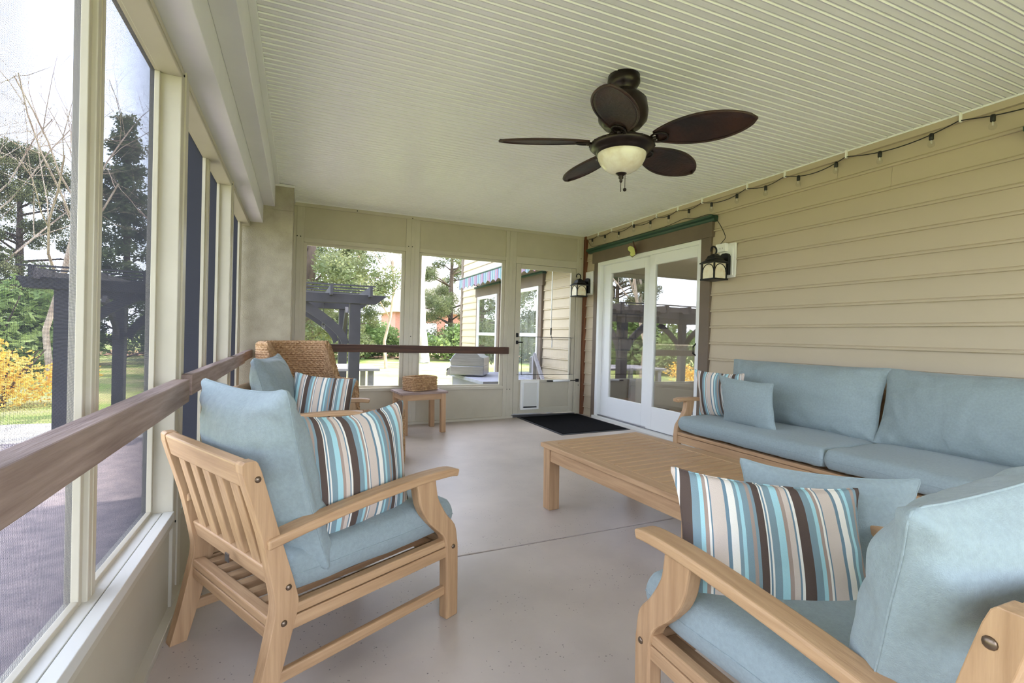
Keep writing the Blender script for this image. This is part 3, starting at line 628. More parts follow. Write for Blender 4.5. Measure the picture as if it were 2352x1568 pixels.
# ------------------------------------------------------------------ side table and basket
st = thing('side_table', 'small square teak side table before the back windows', 'table'); put(st, pose(1.285, 5.59, R(5)))
for sx in (-1, 1):
    for sy in (-1, 1): MB().box((sx*.245, sy*.215, 0), (sx*.19, sy*.16, .44)).build('leg', 'teak_z', st, bevel=.003)
    MB().box((sx*.24, -.17, .375), (sx*.215, .17, .44)).build('apron', 'teak_y', st)
for sy in (-1, 1): MB().box((-.2, sy*.21, .375), (.2, sy*.185, .44)).build('apron', 'teak_x', st)
for k in range(4): MB().box((-.265, -.235+k*.118, .44), (.265, -.235+k*.118+.1165, .462)).build('top_board', 'greywood_x', st, bevel=.002)

def weave_h(s, t, row=.03, br=.055):
    r = t/row; n = math.floor(r); f = r-n
    ph = s/br + .5*(n % 2)
    a = abs(math.sin(math.pi*f))**.55
    sl = math.sin(2*math.pi*(ph + .35*(f-.5)*(1 if n % 2 else -1)))
    return a*(.35+.65*(abs(.5+.5*sl))**.6)
def woven(name, grid, m, parent, amp, row, br, closed_s=False):
    # grid(i,j) -> (point, s, t), displaced along normals
    ni, nj, fn = grid
    P = [[None]*(nj+1) for _ in range(ni+1)]; ST_ = {}
    for i in range(ni+1):
        for j in range(nj+1):
            p, s, t = fn(i/ni, j/nj); P[i][j] = Vector(p); ST_[(i, j)] = (s, t)
    vs = []; fs = []
    for i in range(ni+1):
        for j in range(nj+1):
            a = P[min(i+1, ni)][j]-P[max(i-1, 0)][j]; b = P[i][min(j+1, nj)]-P[i][max(j-1, 0)]
            n = a.cross(b); n = n.normalized() if n.length > 1e-9 else Vector((0, 0, 1))
            vs.append(P[i][j]+n*amp*weave_h(*ST_[(i, j)], row, br)*1.0)
    for i in range(ni):
        for j in range(nj): fs.append((i*(nj+1)+j, (i+1)*(nj+1)+j, (i+1)*(nj+1)+j+1, i*(nj+1)+j+1))
    mb = MB(); mb.v = [tuple(v) for v in vs]; mb.f = fs
    return mb.build(name, m, parent, True, fix=False)

bk = thing('basket', 'braided seagrass basket on the small side table', 'basket'); put(bk, pose(1.295, 5.62, R(22), .463))
def rrect(a, hx, hy, r):
    # point on rounded rectangle perimeter by fraction, returns (x,y,arc)
    segs = [2*(hx-r), math.pi/2*r, 2*(hy-r), math.pi/2*r]*2; tot = sum(segs); d = a*tot; q = d
    corners = [(hx-r, -hy+r, -90), (hx-r, hy-r, 0), (-hx+r, hy-r, 90), (-hx+r, -hy+r, 180)]
    starts = [(-hx+r, -hy), (hx, -hy+r), (hx-r, hy), (-hx, hy-r)]; dirs = [(1, 0), (0, 1), (-1, 0), (0, -1)]
    for k in range(4):
        if q <= segs[2*k]: return starts[k][0]+dirs[k][0]*q, starts[k][1]+dirs[k][1]*q, d
        q -= segs[2*k]
        if q <= segs[2*k+1]:
            an = R(corners[k][2])+q/r; return corners[k][0]+r*math.cos(an), corners[k][1]+r*math.sin(an), d
        q -= segs[2*k+1]
    return starts[0][0], starts[0][1], d
def bwall(hx, hy, h, flip=False):
    def fn(a, b):
        x, y, d = rrect(a if not flip else 1-a, hx, hy, .04); return (x, y, b*h), d, b*h
    return fn
woven('outer_weave', (360, 64, bwall(.165, .115, .145)), 'weave', bk, .015, .019, .042)
woven('inner_weave', (160, 24, bwall(.158, .108, .143, True)), 'weave', bk, .008, .028, .048)
MB().tube([rrect(a/60, .163, .113, .04)[:2] + (.147,) for a in range(61)], .011, 8, False).build('rim', 'weave', bk, True)
MB().box((-.155, -.105, .001), (.155, .105, .008)).build('base', 'weave_flat', bk)

# ------------------------------------------------------------------ wicker barrel chair
wc = thing('wicker_chair', 'tall barrel chair of braided seagrass in the back corner', 'chair'); put(wc, pose(.03, 4.90, R(-50)))
Rw, arm_l = .315, .43
def upath(a):
    # a 0..1 along U: right arm front -> back -> left arm front ; returns x,y,nx,ny(outward), arc, angle from back
    L1 = arm_l; Lc = math.pi*Rw; tot = 2*L1+Lc; d = a*tot
    if d < L1: return (L1-d, -Rw, 0, -1, d, abs(d-tot/2))
    if d < L1+Lc:
        th = (d-L1)/Rw; an = -math.pi/2-th; return (Rw*math.cos(an), Rw*math.sin(an), math.cos(an), math.sin(an), d, abs(d-tot/2))
    e = d-L1-Lc; return (e, Rw, 0, 1, d, abs(d-tot/2))
def sst(x, a, b): x = max(0, min(1, (x-a)/(b-a))); return x*x*(3-2*x)
def whgt(ang): return .69 + .345*(1-sst(ang, .50, .68))
TWK = .085
def wcshell(a, b):
    aa = min(max(a, 0.0), 1.0); x, y, nx, ny, d, ang = upath(aa); h = whgt(ang)-.04
    endk = min(1, math.sqrt(max(0.0, min(aa, 1-aa)/.03))) if min(aa, 1-aa) < .03 else 1
    hh = h*(.35+.65*endk) if endk < 1 else h
    th = TWK/2*max(endk, .02)
    # cross-section b: outer bottom -> top -> inner bottom
    per = [hh, math.pi*TWK/2, hh-.30]; tot = sum(per); q = b*tot
    if q < per[0]: off, z = th, q
    elif q < per[0]+per[1]:
        an = (q-per[0])/(TWK/2); off, z = th*math.cos(an), hh+TWK/2*math.sin(an)
    else: off, z = -th, hh-(q-per[0]-per[1])
    return (x+nx*off, y+ny*off, z), d, q
woven('shell', (520, 380, wcshell), 'weave', wc, .021, .021, .046)
def capfn(sgn):
    def f(a, b): return None
MB().box((-.20, -.27, .05), (.36, .27, .36)).build('seat_base', 'weave', wc, bevel=.04, seg=4)
o = link('seat_cushion', cushion_mesh('wicker_seat', .50, .50, .11, .08, .0, .2, .001, 16, 16, 4, 20, 4, 0, .05), 'weave_flat', wc, True); o.matrix_local = Matrix.Translation((.03, 0, .41)) @ FLAT

ot = thing('wicker_ottoman', 'low woven seagrass ottoman in front of the barrel chair', 'ottoman'); put(ot, pose(.66, 4.43, R(-12)))
woven('side_weave', (360, 150, bwall(.22, .22, .40)), 'weave', ot, .018, .021, .046)
tt = MB()
for k in range(18):
    y = -.22+.44*(k+.5)/18; pts = []
    hw = .228
    pts = [(-hw+2*hw*i/24, y+.003*math.sin(i*1.9+k), .402+.004*math.sin(i*2.4+k*math.pi)) for i in range(25)]
    tt.tube(pts, .012, 6)
tt.build('top_weave', 'weave_flat', ot, True, fix=False)

# ------------------------------------------------------------------ ceiling fan
fan = thing('ceiling_fan', 'dark bronze ceiling fan with five wicker leaf blades and bowl light', 'ceiling fan', (1.595, 2.262, ZC-.022))
MB().lathe([(.0, .022), (.085, .022), (.088, -.012), (.075, -.035), (.06, -.05), (.058, -.07), (.10, -.085), (.125, -.11), (.135, -.17), (.13, -.215), (.10, -.25), (.062, -.262), (.058, -.285), (.0, -.285)], 32).build('motor_housing', 'fan_bronze', fan, True)
MB().lathe([(.05, -.285), (.075, -.29), (.08, -.315), (.05, -.325)], 28).build('flywheel', 'fan_bronze', fan, True)
lk = MB().lathe([(.03, -.32), (.10, -.328), (.15, -.335), (.172, -.345), (.175, -.358), (.16, -.372), (.14, -.385), (.137, -.398), (.125, -.40), (.10, -.40)], 36).build('light_ring', 'fan_bronze', fan, True)
for k in range(12):
    a = 2*math.pi*k/12; MB().lathe([(0, .008), (.008, .006), (.011, 0), (.008, -.006), (0, -.008)], 8, (.168*math.cos(a), .168*math.sin(a), -.352)).build('ring_bead', 'fan_bronze', lk, True)
MB().lathe([(.130, -.392), (.131, -.402), (.126, -.425), (.112, -.452), (.09, -.475), (.062, -.492), (.03, -.501), (0, -.503)], 36).build('glass_bowl', 'bowl', fan, True)
MB().lathe([(0, -.488), (.034, -.490), (.036, -.496), (.022, -.508), (.012, -.516), (.014, -.526), (.007, -.534), (.009, -.542), (.004, -.55), (0, -.551)], 18).build('finial', 'fan_bronze', fan, True)
MB().tube([(0, 0, -.545), (0, 0, -.60)], .0018, 6).build('pull_chain', 'fan_bronze', fan)
pc = MB().tube([(.012, -.02, -.50), (.012, -.02, -.585)], .0015, 6).build('pull_chain', 'fan_bronze', fan)
MB().lathe([(0, .01), (.008, .006), (.010, 0), (.008, -.006), (0, -.01)], 12, (.012, -.02, -.592)).build('chain_ball', 'fan_bronze', pc, True)
def blade_mesh():
    m = MB(); n = 26; L0, L1 = .185, .665; vs = []; fs = []
    def halfw(t):
        return .122*math.sin(math.pi*min(1, (t*.93+.07)))**.62*(.78+.22*t) if t < 1 else 0.0
    nw = 10
    for i in range(n+1):
        t = i/n; r = L0+(L1-L0)*t; hw = max(halfw(t), .002); droop = -.012*t
        for j in range(nw+1):
            q = -1+2*j/nw
            rib = .0016*math.sin(q*nw*math.pi*.9)
            vs.append((r, q*hw, droop+.012*(1-q*q)*.6+rib))
    k = len(vs)
    vs += [(v[0], v[1], v[2]-.007) for v in vs]
    for i in range(n):
        for j in range(nw):
            a = i*(nw+1)+j; fs += [(a, a+nw+1, a+nw+2, a+1), (k+a, k+a+1, k+a+nw+2, k+a+nw+1)]
    for i in range(n):
        for j in (0, nw):
            a = i*(nw+1)+j; fs.append((a, a+nw+1, k+a+nw+1, k+a))
    for j in range(nw):
        fs.append((j, j+1, k+j+1, k+j)); a = n*(nw+1)+j; fs.append((a, a+1, k+a+1, k+a))
    edge = [(L0+(L1-L0)*i/n, max(halfw(i/n), .002), -.012*i/n-.003) for i in range(n+1)]
    m.add(vs, fs); e2 = edge + [(p[0], -p[1], p[2]) for p in reversed(edge)]
    r = MB().tube(e2, .007, 6)
    return m, r
bmsh, emsh = blade_mesh(); bme = eme = None
for k in range(5):
    a = R(14.5+72*k); M = Matrix.Rotation(a, 4, 'Z') @ Matrix.Translation((0, 0, -.335)) @ Matrix.Rotation(R(-15), 4, 'X')
    if bme is None:
        b = bmsh.build('blade', 'wicker_blade', fan, True); bme = b.data; e = emsh.build('blade_rim', 'wicker_blade', b, True); eme = e.data
    else:
        b = link('blade', bme, None, fan); e = link('blade_rim', eme, None, b)
    b.matrix_local = M
    ir = MB(); ir.tube([(.07, 0, .03), (.11, 0, .015), (.15, 0, -.012), (.19, 0, -.012)], [.014, .016, .012, .01], 8)
    ir.tube([(.205+.045*math.cos(t*math.pi/8), .036*math.sin(t*math.pi/8), -.012) for t in range(17)], .006, 6, False)
    ir.build('blade_iron', 'fan_bronze', b, True)

# ------------------------------------------------------------------ lanterns
def lantern(y, label, outlet):
    t = thing('wall_lantern', label, 'lantern', (XR-.018, y, 1.62))
    mb_ = MB().box((-.014, -.10, .03), (.004, .09, .35)).build('mount_block', 'white_plastic', t, bevel=.004)
    MB().box((-.022, -.075, .05), (-.010, .065, .33)).build('raised_panel', 'white_plastic', mb_, bevel=.003)
    MB().prism([(-.055+.0, .055), (.055, .055), (.055, .225), (.045, .245), (.02, .258), (-.02, .258), (-.045, .245), (-.055, .225)], -.052, -.02, 'x').build('back_plate', 'black_metal', t, bevel=.004)
    MB().tube([(-.045, 0, .20), (-.09, 0, .21), (-.125, 0, .205), (-.15, 0, .20)], .011, 8).build('arm', 'black_metal', t, True)
    cx, hw = -.165, .072
    rf = MB()
    def ring(h, z): return [(cx-h, -h, z), (cx+h, -h, z), (cx+h, h, z), (cx-h, h, z)]
    lv = [(.092, .150), (.092, .158), (.055, .185), (.055, .195), (.05, .2), (.042, .222), (.028, .23), (.02, .24), (.0001, .242)]
    vs = []; fs = []
    for h, z in lv: vs += ring(h, z)
    for i in range(len(lv)-1):
        for k in range(4): fs.append((4*i+k, 4*i+(k+1) % 4, 4*i+4+(k+1) % 4, 4*i+4+k))
    fs.append((3, 2, 1, 0)); rf.add(vs, fs); rf.build('roof', 'black_metal', t)
    MB().box((cx-hw-.014, -hw-.014, -.002), (cx+hw+.014, hw+.014, .012)).build('floor_plate', 'black_metal', t, bevel=.003)
    for sx in (-1, 1):
        for sy in (-1, 1): MB().box((cx+sx*hw-.006, sy*hw-.006, .01), (cx+sx*hw+.006, sy*hw+.006, .152)).build('corner_bar', 'black_metal', t)
    for ax in range(4):
        Mx = Matrix.Translation((cx, 0, 0)) @ Matrix.Rotation(ax*math.pi/2, 4, 'Z')
        pn = MB(); pn.M = Mx; pn.box((hw-.004, -hw+.004, .012), (hw-.001, hw-.004, .15)); pn.build('pane', 'lantern_pane', t)
        ar = MB(); ar.M = Mx; ar.tube([(hw+.001, -.066+.0, .07)] + [(hw+.001, -.066*math.cos(q*math.pi/12), .075+.068*math.sin(q*math.pi/12)) for q in range(13)] + [(hw+.001, .066, .07)], .0042, 6); ar.build('arch_bar', 'black_metal', t)
    pts = [(cx+.02, 0, .235)]+[(cx-.012+.034*math.cos(q), 0, .272+.036*math.sin(q)) for q in [(-60+ i*26)*math.pi/180 for i in range(11)]]
    MB().tube([(cx+.022, 0, .20)]+pts, .008, 8).build('scroll_hook', 'black_metal', t, True)
    if outlet:
        ob = MB().box((-.06, -.02, .275), (-.018, .095, .352)).build('outlet_box', 'white_plastic', t, bevel=.004)
        for y_ in (.0, .03): MB().box((-.0605, y_+.01, .30), (-.0595, y_+.014, .312)).build('slot', 'dark_hole', ob)
    return t
lantern(3.475, 'black wall lantern with arched panes right of the glass door', True)
lantern(5.87, 'black wall lantern in the corner beside the screen door', False)

# ------------------------------------------------------------------ butterfly ornament
bf = thing('butterfly_ornament', 'small glass butterfly ornament above the glass door', 'ornament', (XR-.075, 4.79, 2.105)); bf.rotation_euler = (R(-20), 0, 0); bf.scale = (1.2, 1.2, 1.2)
def wing(sy, m, ang):
    w = MB(); w.M = Matrix.Rotation(ang, 4, 'Z')
    up = [(0, .0), (.02, .045), (.05, .07), (.075, .06), (.08, .03), (.06, .0), (.07, -.03), (.05, -.055), (.02, -.05), (0, -.02)]
    w.prism([(sy*p[0], p[1]) for p in up], -.003, .003, 'x'); o = w.build('wing', m, bf, bevel=.002)
    for q in (up[2], up[4], up[6], up[7]):
        vn = MB(); vn.M = Matrix.Rotation(ang, 4, 'Z'); vn.tube([(0, sy*.004, 0), (0, sy*q[0], q[1])], .0034, 5); vn.build('wing_vein', 'wing_edge', o)
    e = MB(); e.M = Matrix.Rotation(ang, 4, 'Z'); e.tube([(0, sy*p[0], p[1]) for p in up+up[:1]], .0035, 6); e.build('wing_edge', 'wing_edge', o)
wing(1, 'wing_green', R(25)); wing(-1, 'wing_red', R(-48))
MB().tube([(0, 0, -.05), (-.002, 0, 0), (-.004, 0, .04), (0, .004, .07)], [.004, .007, .006, .002], 8).build('body', 'wing_edge', bf, True)

# ------------------------------------------------------------------ string lights
sl_ = thing('string_lights', 'black cord of small clear bulbs hung under the ceiling along siding', 'string lights', (3.655, 5.9, 2.42))
ys = [1.25+.3025*k for k in range(16)]
clips = [1.711, 2.392, 2.892, 3.265, 3.802, 4.145, 4.485, 4.912, 5.353, 5.658]
def cordz(y):
    cs = [1.0]+clips+[5.92]
    for a, b in zip(cs, cs[1:]):
        if a <= y <= b:
            t = (y-a)/(b-a); return 2.432-.05*4*t*(1-t)*min(1, (b-a)/.5)
    return 2.432
O0 = Vector((3.655, 5.9, 2.42))
pts = [Vector((3.650, .4+i*.04, cordz(.4+i*.04) if .4+i*.04 > 1 else 2.41))-O0 for i in range(int((5.92-.4)/.04))]
MB().tube(pts, .0032, 6).build('cord', 'cord_black', sl_, True)
def smooth3(P, n=5):
    P = [Vector(p) for p in P]; out = []
    for i in range(len(P)-1):
        a, b, c, d = P[max(i-1, 0)], P[i], P[i+1], P[min(i+2, len(P)-1)]
        for k in range(n):
            t = k/n; out.append(.5*(2*b+(c-a)*t+(2*a-5*b+4*c-d)*t*t+(3*b-a-3*c+d)*t**3))
    return out+[P[-1]]
MB().tube([p-O0 for p in smooth3([(3.65, 5.92, 2.42), (3.63, 5.86, 2.38), (3.62, 5.80, 2.33), (3.60, 5.74, 2.30), (3.59, 5.68, 2.285), (3.60, 5.5, 2.275), (3.61, 4.9, 2.275), (3.61, 4.3, 2.278), (3.6, 4.0, 2.30), (3.6, 3.85, 2.276), (3.61, 3.64, 2.273), (3.64, 3.58, 2.20), (3.655, 3.50, 2.05), (3.65, 3.52, 2.0), (3.64, 3.56, 1.965)])], .0032, 6).build('lead_cord', 'cord_black', sl_, True)
sk = bu = fi = None
for y in ys:
    z = cordz(y)
    if sk is None:
        s_ = MB().lathe([(0, .004), (.010, .004), (.0125, -.002), (.0125, -.034), (.011, -.036), (0, -.036)], 12).build('socket', 'cord_black', sl_, True); sk = s_.data
        b_ = MB().lathe([(.010, -.034), (.012, -.042), (.019, -.055), (.0205, -.066), (.016, -.078), (.007, -.084), (0, -.0845)], 14).build('bulb', 'bulb_glass', s_, True); bu = b_.data
        f_ = MB().tube([(-.004, 0, -.036), (-.006, 0, -.058), (.006, 0, -.058), (.004, 0, -.036)], .0012, 5).build('filament', 'white_plastic', b_); fi = f_.data
    else:
        s_ = link('socket', sk, None, sl_); b_ = link('bulb', bu, None, s_); f_ = link('filament', fi, None, b_)
    s_.location = Vector((3.645, y, z))-O0
cm = None
for y in clips:
    if cm is None: c_ = MB().box((-.006, -.006, -.012), (.012, .006, .045)).build('clip', 'white_plastic', sl_, bevel=.002); cm = c_.data
    else: c_ = link('clip', cm, None, sl_)
    c_.location = Vector((3.652, y, 2.432))-O0

# ------------------------------------------------------------------ front wall behind the viewer: low panel, open above
wf = sempty('wall_front')
MB().box((XL, YF-.06, -.1), (XR, YF, .32)).build('knee_panel', 'panel', wf); MB().box((XL, YF-.06, 2.08), (XR, YF, ZC)).build('header', 'frame', wf)
for x in (-.40, .95, 2.3, 3.62): MB().box((x-.05, YF-.06, .32), (x+.05, YF, 2.08)).build('post', 'frame', wf)

# ------------------------------------------------------------------ house beyond: room behind the glass, wall running on past the porch
hr = sempty('wall_room')
RX0, RX1, RY0, RY1 = XR+.12, 8.6, 1.2, 9.6
for (a, b, n, m) in (((RX0, RY0, -.02), (RX1, RY1, .005), 'room_floor', 'room_floor'), ((RX0, RY0, 2.45), (RX1, RY1, 2.5), 'room_ceiling', 'white_paint'), ((RX1, RY0, 0), (RX1+.1, RY1, 2.5), 'room_wall', 'room_wall'),
                     ((RX0, RY0-.1, 0), (RX1, RY0, 2.5), 'room_wall', 'room_wall'), ((RX0, RY1, 0), (RX1, RY1+.1, 2.5), 'room_wall', 'room_wall')): MB().box(a, b).build(n, m, hr, fix=False)
MB().box((RX0, YF-2, ZC+.25), (10, 11.7, 5.2)).build('upper_storey', 'siding', hr, fix=False)
MB().box((RX1+.1, YF-2, -.6), (10, 11.7, ZC+.3)).build('far_block', 'siding', hr, fix=False)
rl_ = thing('room_fill_light', 'added glowing drum that brightens the room inside the house', 'lamp', (6.0, 5.6, 2.448))  # added fill light, invented to brighten the room behind the glass
MB().lathe([(0, 0), (.2, 0), (.2, -.1), (0, -.1)], 24).build('glow_drum', 'fill_glow', rl_)
fp = thing('fireplace', 'stone fireplace with dark mantel seen through the glass door', 'fireplace', (6.6, 9.55, 0.005))
st_r = random.Random(5); 
for row in range(9):
    x = -1.1
    while x < 1.1:
        w_ = min(st_r.uniform(.22, .42), 1.1-x)
        if w_ > .08: MB().box((x+.006, -.28-st_r.uniform(0, .04), row*.27+.004), (x+w_-.006, -.02, row*.27+.262)).build('stone', 'stone', fp, bevel=.02)
        x += w_
MB().box((-1.2, -.5, 1.32), (1.2, -.02, 1.42)).build('mantel', 'darkwood', fp, bevel=.005)
ac = thing('indoor_armchair', 'cream upholstered chair inside the house behind the sliding door', 'armchair', (4.95, 5.45, .006), R(20))
for (a, b, n) in (((-.4, -.4, .12), (.4, .4, .45), 'seat'), ((-.42, -.4, .4), (-.2, .4, 1.0), 'backrest'), ((-.4, -.5, .12), (.4, -.38, .65), 'armrest'), ((-.4, .38, .12), (.4, .5, .65), 'armrest')): MB().box(a, b).build(n, 'linen', ac, bevel=.05)
for sx in (-.34, .34):
    for sy in (-.4, .4): MB().box((sx-.03, sy-.03, 0), (sx+.03, sy+.03, .13)).build('leg', 'darkwood', ac)
cbn = thing('indoor_cabinet', 'dark low cabinet inside the house behind the glass door', 'cabinet', (5.0, 7.6, .006))
MB().box((-.25, -.6, .05), (.25, .6, .72)).build('body', 'darkwood', cbn, bevel=.01)
for s in (-1, 1): MB().box((-.262, s*.02, .09), (-.25, s*.58, .68)).build('door', 'darkwood', cbn, bevel=.005)
for s in (-1, 1): MB().lathe([(0, 0), (.012, 0), (.012, .02), (0, .02)], 8).build('knob', 'bolt', cbn).matrix_local = Matrix.Translation((-.262, s*.06, .4)) @ Matrix.Rotation(R(-90), 4, 'Y')

hw_ = sempty('wall_house')
HX = XR
zz = [Z0+CH*6-CH*k for k in range(26)]
for i, z in enumerate(zz):
    if z < -.62: continue
    cut = [8.0, 9.4, 7.2, 10.3, 8.7][i % 5]
    course(6.07, cut, z, hw_, HX); course(cut, 11.7, z, hw_, HX)
MB().box((HX, 6.1, -.6), (RX0, 7.38, 3.0)).build('sheathing', 'panel', hw_, fix=False); MB().box((HX, 7.38, -.6), (RX0, 11.7, 3.0)).build('sheathing', 'panel', hw_, fix=False)
MB().box((HX-.03, 11.62, -.6), (HX+.1, 11.75, 3.4)).build('corner_trim', 'trimbrown', hw_)
def hwindow(y0, y1, label):
    t = thing('house_window', label, 'window', (HX-.02, (y0+y1)/2, .2)); h = (y1-y0)/2; H_ = 1.70
    for (a, b) in (((-.035, -h-.10, -.1), (.005, -h, H_+.02)), ((-.035, h, -.1), (.005, h+.10, H_+.02)), ((-.045, -h-.14, H_+.0), (.005, h+.14, H_+.19))): MB().box(a, b).build('casing', 'trimbrown', t, bevel=.003)
    MB().box((-.07, -h-.17, H_+.19), (.005, h+.17, H_+.23)).build('crown', 'crown_green', t, bevel=.005)
    for (a, b) in (((-.05, -h, 0), (.0, -h+.05, H_)), ((-.05, h-.05, 0), (.0, h, H_)), ((-.05, -h+.0505, 0), (.0, h-.0505, .06)), ((-.05, -h+.0505, H_-.06), (.0, h-.0505, H_)), ((-.05, -h+.0505, .86), (0, h-.0505, .92))): MB().box(a, b).build('sash', 'white_paint', t, bevel=.003)
    for z0, z1 in ((.06, .86), (.92, H_-.06)):
        MB().box((-.028, -h+.05, z0), (-.022, h-.05, z1)).build('pane', 'pane_glass', t)
    for q in (-.5, .0, .5): MB().box((-.02, q*h-.13*h, .06), (-.012, q*h+.13*h, H_-.06)).build('curtain', 'curtain', t)
    MB().box((-.010, -h+.02, .02), (.004, h-.02, H_-.02)).build('backing', 'room_wall', t)
    return t
hwindow(9.23, 10.4, 'white framed house window beyond the grill'); hwindow(7.36, 8.36, 'white framed house window seen through the screen door')
aw = thing('window_awning', 'faded striped fabric awning with scalloped edge over house windows', 'awning', (HX, 8.5, 2.0))
AY0, AY1 = -2.28, 2.1
m = MB().add([(-.03, AY0, .36), (-.42, AY0, .28), (-.42, AY1, .28), (-.03, AY1, .36), (-.03, AY0, .35), (-.42, AY0, .27), (-.42, AY1, .27), (-.03, AY1, .35)], [(0, 1, 2, 3), (7, 6, 5, 4), (0, 4, 5, 1), (1, 5, 6, 2), (2, 6, 7, 3), (3, 7, 4, 0)]).build('canopy', 'awning_cloth', aw)
vs = []; fs = []; n = 160
for i in range(n+1):
    y = AY0+(AY1-AY0)*i/n; zb = .04+.05*abs(math.sin((y-AY0)*math.pi/.27)); vs += [(-.42, y, .28), (-.425, y, zb), (-.432, y, zb), (-.43, y, .28)]
for i in range(n):
    for k in range(3): fs.append((4*i+k, 4*i+4+k, 4*i+5+k, 4*i+1+k))
MB().add(vs, fs).build('valance', 'awning_cloth', aw, fix=False)
MB().tube([(-.42, AY0, .275), (-.42, AY1, .275)], .018, 8).build('front_bar', 'crown_green', aw)
for y in (AY0+.1, AY1-.1): MB().tube([(-.02, y, .15), (-.42, y, .27)], .012, 6).build('bracket', 'black_metal', aw)
ck = thing('awning_crank', 'long white awning crank rod hanging outside the screen door', 'crank', (3.30, 6.26, .95))
MB().tube([(0, 0, .22), (0, 0, 1.33)], .008, 8).build('rod', 'white_paint', ck); MB().tube([(0, 0, .14), (0, 0, .24)], .011, 8).build('grip', 'black_metal', ck)
MB().tube([(0, 0, .14), (.012, 0, .10), (.02, 0, .06), (.02, 0, -.04)], .007, 8).build('crank_handle', 'steel', ck)
hsr = thing('stair_handrail', 'grey sloping stair handrail outside the screen door', 'handrail', (3.42, 6.48, -.55))
MB().bar((-.18, -.35, .72), (.1, .75, 1.32), .04, .06).build('rail', 'deck_grey', hsr); MB().box((.06, .70, 0), (.12, .76, 1.3)).build('post', 'deck_grey', hsr); MB().box((-.2, -.38, 0), (-.14, -.32, .72)).build('post', 'deck_grey', hsr)

# ------------------------------------------------------------------ garden ground
GZ = -.55
gr = B((-90, -60, GZ-.3), (90, 120, GZ), 'ground', 'grass'); struct(gr)
pv = B((-4.2, -6, GZ-.02), (-.56, 8.6, GZ+.012), 'patio', 'paver'); struct(pv)
# pavers near the porch laid as separate bricks is beyond what the screen lets through; joints come with the rows below
pth = B((-9, 8.6, GZ-.02), (-1.6, 10.2, GZ+.015), 'garden_path', 'concrete_path'); struct(pth)
lb = MB()
rl = random.Random(9)
for i in range(2600):
    x = rl.uniform(-14, 22); y = rl.uniform(31, 37); a = rl.uniform(0, 6.28); s = rl.uniform(.1, .22); z = GZ+.01+rl.uniform(0, .10)
    lb.add([(x+s*math.cos(a+q), y+s*math.sin(a+q), z+rl.uniform(0, .08)) for q in (0, 1.57, 3.14, 4.71)], [(0, 1, 2, 3)])
o = lb.build('leaf_litter', 'leafbed', None, fix=False); o['kind'] = 'stuff'; o['label'] = 'fallen brown leaves along the back of the lawn'; o['category'] = 'leaves'

# fence
fe = thing('garden_fence', 'thin black metal fence along the back of the lawn', 'fence', (3, 33, GZ))
for z in (.12, 1.45): MB().box((-24, -.02, z), (22, .02, z+.04)).build('rail', 'fence_black', fe)
pmz = None
for k in range(24):
    if pmz is None: o = MB().box((-.03, -.03, 0), (.03, .03, 1.55)).build('post', 'fence_black', fe); pmz = o.data
    else: o = link('post', pmz, None, fe)
    o.location = (-24+k*2, 0, 0)

# ------------------------------------------------------------------ pergola
pg = thing('pergola', 'dark stained timber pergola with curved braces in the garden', 'pergola', (-1.09, 10.3, GZ))
PX0, PX1, PY0, PY1 = -2.0, 2.0, -1.2, 1.25
for x in (PX0, PX1):
    for y in (PY0, PY1): MB().box((x-.09, y-.09, 0), (x+.09, y+.09, 2.12)).build('post', 'pergola', pg, bevel=.006)
for y in (PY0-.09, PY0+.09, PY1-.09, PY1+.09):
    yy = .022
    MB().prism([(-2.5, 2.26), (-2.42, 2.10), (2.34, 2.10), (2.52, 2.24), (2.52, 2.26)], y-yy, y+yy, 'y').build('beam', 'pergola', pg, bevel=.004)
for k in range(8):
    x = -2.25+k*.64; MB().box((x-.022, PY0-.35, 2.22), (x+.022, PY1+.35, 2.38)).build('rafter', 'pergola', pg)
for k in range(6):
    y = PY0-.3+k*.6; MB().box((-2.42, y-.014, 2.38), (2.3, y+.014, 2.405)).build('shade_slat', 'pergola', pg)
for x, s in ((PX0, 1), (PX1, -1)):
    for y in (PY0, PY1):
        L = []; Q = []
        for i in range(9):
            t = i/8; a = t*math.pi/2
            L.append((x+s*(.09+.72*t**1.35), 1.42+.70*t**.8)); Q.append((x+s*(.09+.72*t**1.35+.10), 1.38+.66*t**.8-.04))
        MB().band(L, Q, y-.03, y+.03).build('brace', 'pergola', pg)
        L2 = [(y+(1 if y < 0 else -1)*(p[0]-x)*s, p[1]) for p in L]; Q2 = [(y+(1 if y < 0 else -1)*(p[0]-x)*s, p[1]) for p in Q]
        MB().band(L2, Q2, x-.03, x+.03, 'x').build('brace', 'pergola', pg)
pl_ = thing('pergola_bulb', 'single hanging bulb socket under the pergola beam', 'lamp', (.45, 10.3, GZ+1.75))
MB().tube([(0, 0, .0), (0, 0, .42)], .006, 6).build('cord', 'cord_black', pl_); MB().lathe([(0, .05), (.025, .05), (.03, -.03), (0, -.03)], 10).build('socket', 'cord_black', pl_, True); MB().lathe([(.02, -.03), (.035, -.07), (.02, -.1), (0, -.105)], 10).build('bulb', 'bulb_glass', pl_, True)
dt = thing('plank_table', 'grey weathered plank table under the pergola', 'table', (.35, 10.05, GZ))
for k in range(9): MB().box((-1.0, -.72+k*.16, .90), (1.05-.0*k, -.72+k*.16+.152, .945)).build('plank', 'deck_grey', dt, bevel=.004)
for x in (-.85, .9):
    for y in (-.6, .6): MB().box((x-.05, y-.05, 0), (x+.05, y+.05, .9)).build('leg', 'deck_grey', dt)

